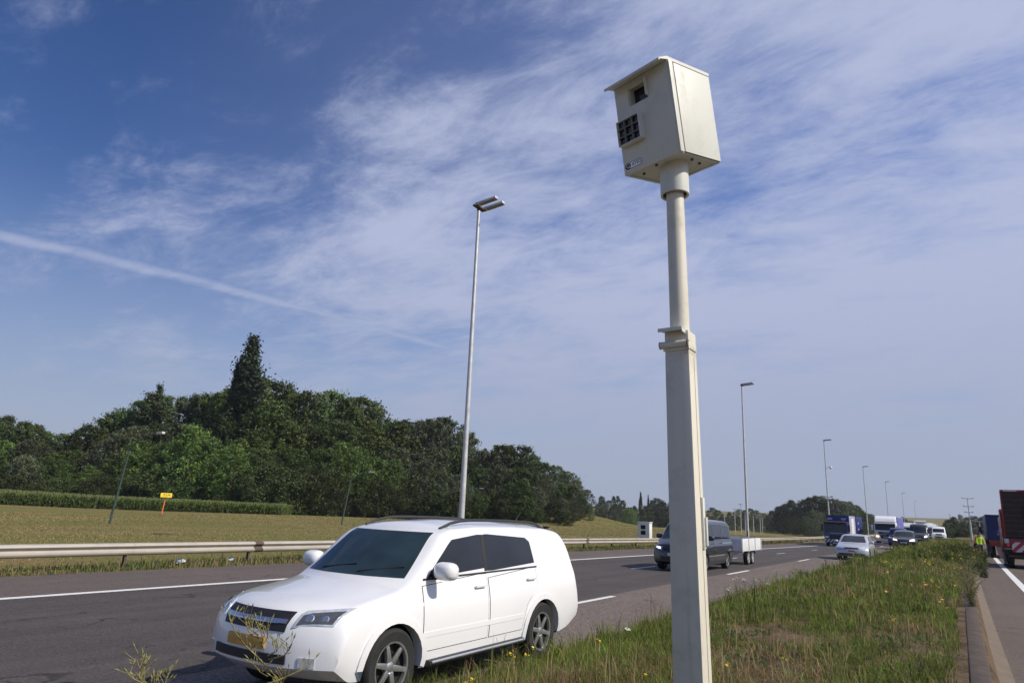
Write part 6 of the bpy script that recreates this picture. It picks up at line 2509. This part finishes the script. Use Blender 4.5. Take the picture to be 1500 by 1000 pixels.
def weeds():
    YG = 'yellow flowers in the median grass'
    for i, (px, py, h, n, lab) in enumerate(((690, 1012, 0.20, 2, 'yellow flower at the bottom edge below the white car'), (752, 985, 0.30, 2, 'yellow flower on a leafy stalk before the rear wheel'),
                                             (775, 962, 0.28, 2, 'yellow flower reaching up before the rear wheel of the white car'), (876, 952, 0.22, 2, 'yellow flower in the grass between white car and camera post'),
                                             (941, 1003, 0.12, 1, 'small yellow flower just left of the camera post foot'), (1065, 990, 0.12, 2, 'low yellow flower right of the camera post foot'),
                                             (1148, 985, 0.14, 2, 'yellow flower among dry grass at the bottom'), (1310, 925, 0.2, 2, 'lone yellow flower in the middle of the median'),
                                             (1392, 905, 0.22, 2, 'yellow flower close to the kerb wall'), (1370, 960, 0.15, 1, 'small yellow flower near the bottom right of the median'))):
        x, y = gpoint(px, py)
        flower_plant(x, y, h, n, lab, YG, 'petal', True, 0.016, 0.4, seed=40 + i)
    r = random.Random(77)
    for i in range(40):
        y = r.uniform(17, 46)
        u = r.uniform(-1.9, 0.0) if i % 3 else r.uniform(-4.4, -0.4)
        flower_plant(u + float(curve_x(y)), y, r.uniform(0.3, 0.62), r.randint(1, 2), 'thin yellow flowered weed in the far part of the median', YG, 'petal', True, 0.020, 0.35, seed=100 + i)
    for i in range(90):
        y = r.uniform(40, 74)
        u = r.uniform(-2.2, 0.45) + (y - 40) * 0.012
        flower_plant(u + float(curve_x(y)), y, r.uniform(0.45, 0.95), r.randint(4, 7), 'leafy yellow flowered weed in the thick clump ending the median', 'clump of tall flowering weeds', 'petal', True, 0.017, 0.55,
                     name='tall_weed', leafy=34, seed=300 + i)
    for i in range(34):
        y = r.uniform(36, 57)
        u = r.uniform(0.05, 0.75)
        flower_plant(u + float(curve_x(y)), y, r.uniform(0.55, 1.0), r.randint(4, 7), 'leafy yellow flowered weed leaning over the kerb wall before the workers', 'weeds before the workers', 'petal', True, 0.018, 0.6,
                     name='tall_weed', leafy=30, seed=900 + i)
    for i in range(16):
        q = at(r.uniform(1427, 1443), 815, r.uniform(50, 58))
        flower_plant(q.x, q.y, r.uniform(0.75, 1.05), r.randint(4, 7), 'leafy yellow flowered weed leaning over the kerb wall before the workers', 'weeds before the workers', 'petal', True, 0.018, 0.6,
                     name='tall_weed', leafy=30, seed=1200 + i)
    # trailing brown weeds over the kerb wall
    for i in range(34):
        y = r.uniform(19, 40)
        o = flower_plant(0.10 + float(curve_x(y)), y, r.uniform(0.35, 0.7), 6, 'dry straggling weed hanging over the kerb wall', 'dry weeds along the kerb wall', 'stem', False, 0.012, 0.8, name='dry_weed', leafy=6, seed=500 + i)
    for i, (px, py, h) in enumerate(((1080, 872, 0.55), (1092, 868, 0.6), (1126, 866, 0.3), (1066, 880, 0.4), (1100, 862, 0.45), (918, 935, 0.22))):
        x, y = gpoint(px, py, 0.12)
        flower_plant(x, y, h, 3, 'thin weed with whitish flower heads at the edge of the lane', 'whitish weeds at the lane edge', 'petal_white', True, 0.017, 0.4, name='whitish_weed', seed=600 + i)
    for i in range(12):
        y = r.uniform(26, 38)
        flower_plant(-4.6 + r.uniform(-0.3, 0.3) + float(curve_x(y)), y, r.uniform(0.25, 0.4), 7, 'leafy green weed spilling onto the coarse lane', 'leafy weeds at the lane edge', 'stem_green', True, 0.02, 0.9, name='leafy_weed', leafy=26, seed=700 + i)


weeds()


def seed_weed(px, base_py, d, tips, label, seed):
    """bare branching weed with seed pods close to the camera"""
    r = random.Random(seed)
    b = at(px, base_py, d)
    root = thing('seed_pod_weed', label, 'weed', (b.x, b.y, b.z))
    g = H(b.x, b.y) - b.z
    m = MB()
    pods = []
    st = [Vector((0, 0, g - 0.02)), Vector((0.004, 0.004, g * 0.5)), Vector((0, 0, 0))]
    m.path(st, [0.0042, 0.0038, 0.003], 6)
    main = None
    for (tx, ty, from_py) in tips:
        p0 = at(px + (from_py[0]), from_py[1], d) - b
        p2 = at(tx, ty, d + r.uniform(-0.12, 0.12)) - b
        mid = p0.lerp(p2, 0.5) + Vector((r.uniform(-1, 1), r.uniform(-1, 1), -0.6)) * 0.02
        pts = [p0, p0.lerp(mid, 0.5) + Vector((r.uniform(-1, 1), r.uniform(-1, 1), 0)) * 0.006, mid, mid.lerp(p2, 0.5) + Vector((r.uniform(-1, 1), r.uniform(-1, 1), 0)) * 0.006, p2]
        m.path(pts, [0.0026, 0.0022, 0.0019, 0.0015, 0.001], 6)
        for k in range(11):
            f = r.uniform(0.25, 1.0)
            j = min(3, int(f * 4))
            q = pts[j].lerp(pts[j + 1], f * 4 - j)
            dr = Vector((r.uniform(-1, 1), r.uniform(-1, 1), r.uniform(0.3, 1.6))).normalized()
            e = q + dr * r.uniform(0.015, 0.04)
            m.path([q, e], [0.001, 0.0008], 4)
            pods.append((e, dr, r.uniform(0.005, 0.010)))
    m.build('stem', ['stem'], root, 60)
    m = MB()
    for e, dr, s in pods:
        rot = dr.to_track_quat('Z', 'Y').to_matrix()
        prof = [(0.0008, 0), (s * 0.26, s * 0.45), (s * 0.30, s * 0.9), (s * 0.12, s * 1.6), (0.0006, s * 2.1)]
        before = set(m.bm.verts)
        m.lathe(prof, (0, 0, 0), 'z', 6)
        for v in m.bm.verts:
            if v not in before:
                v.co = e + rot @ v.co
    m.build('seed_pods', ['pod'], root, 40)['kind'] = 'stuff'


seed_weed(392, 1000, 2.6, [(336, 905, (-2, 975)), (356, 900, (-12, 935)), (368, 898, (-14, 930)), (396, 912, (-8, 945)), (428, 942, (2, 965)), (404, 935, (0, 960)), (366, 968, (0, 990)), (455, 972, (2, 1000)),
                             (418, 985, (2, 1005)), (380, 915, (-6, 950))], 'bare branching weed with green seed pods before the front of the white car', 3)
seed_weed(214, 1012, 2.6, [(200, 965, (0, 1000)), (186, 985, (0, 1005)), (205, 962, (-2, 990)), (248, 985, (4, 1010)), (230, 990, (2, 1008))], 'second bare weed with seed pods at the bottom left corner', 8)


def litter():
    for i, (px, py, s, lab) in enumerate(((264, 818, 0.22, 'crumpled white litter under the guardrail right of a post'), (336, 824, 0.16, 'small white scrap at the edge of the hard shoulder'))):
        v = CF + CR * ((px - 750) / FOC) - CU * ((py - 500) / FOC)
        t = (-19.6) / v.x
        x, y = -19.6, v.y * t
        m = MB()
        m.ball((0, 0, 0.05), s, 2, 0, (1, 0.7, 0.4))
        rr = random.Random(i)
        for q in m.bm.verts:
            q.co *= rr.uniform(0.7, 1.2)
        o = m.build('litter', ['litter'], None, 20)
        o.location = (x, y, H(x, y) + 0.06)
        tag(o, lab, 'litter')


litter()


# ------------------------------------------------------------------ air
def haze():
    m, k = new_mat('thin summer haze')
    v = k.add('ShaderNodeVolumePrincipled', {'Color': (0.80, 0.85, 0.95, 1), 'Density': HAZE, 'Anisotropy': 0.2})
    k.add('ShaderNodeOutputMaterial', {'Volume': v.outputs[0]})
    b = MB()
    b.box((0, 1000, 18), (8400, 10400, 48))
    o = b.build('haze', [m], None, 0)
    tag(o, 'thin summer haze in the air over the fields and the road', 'haze', kind='stuff')


HAZE = 0.00016
haze()
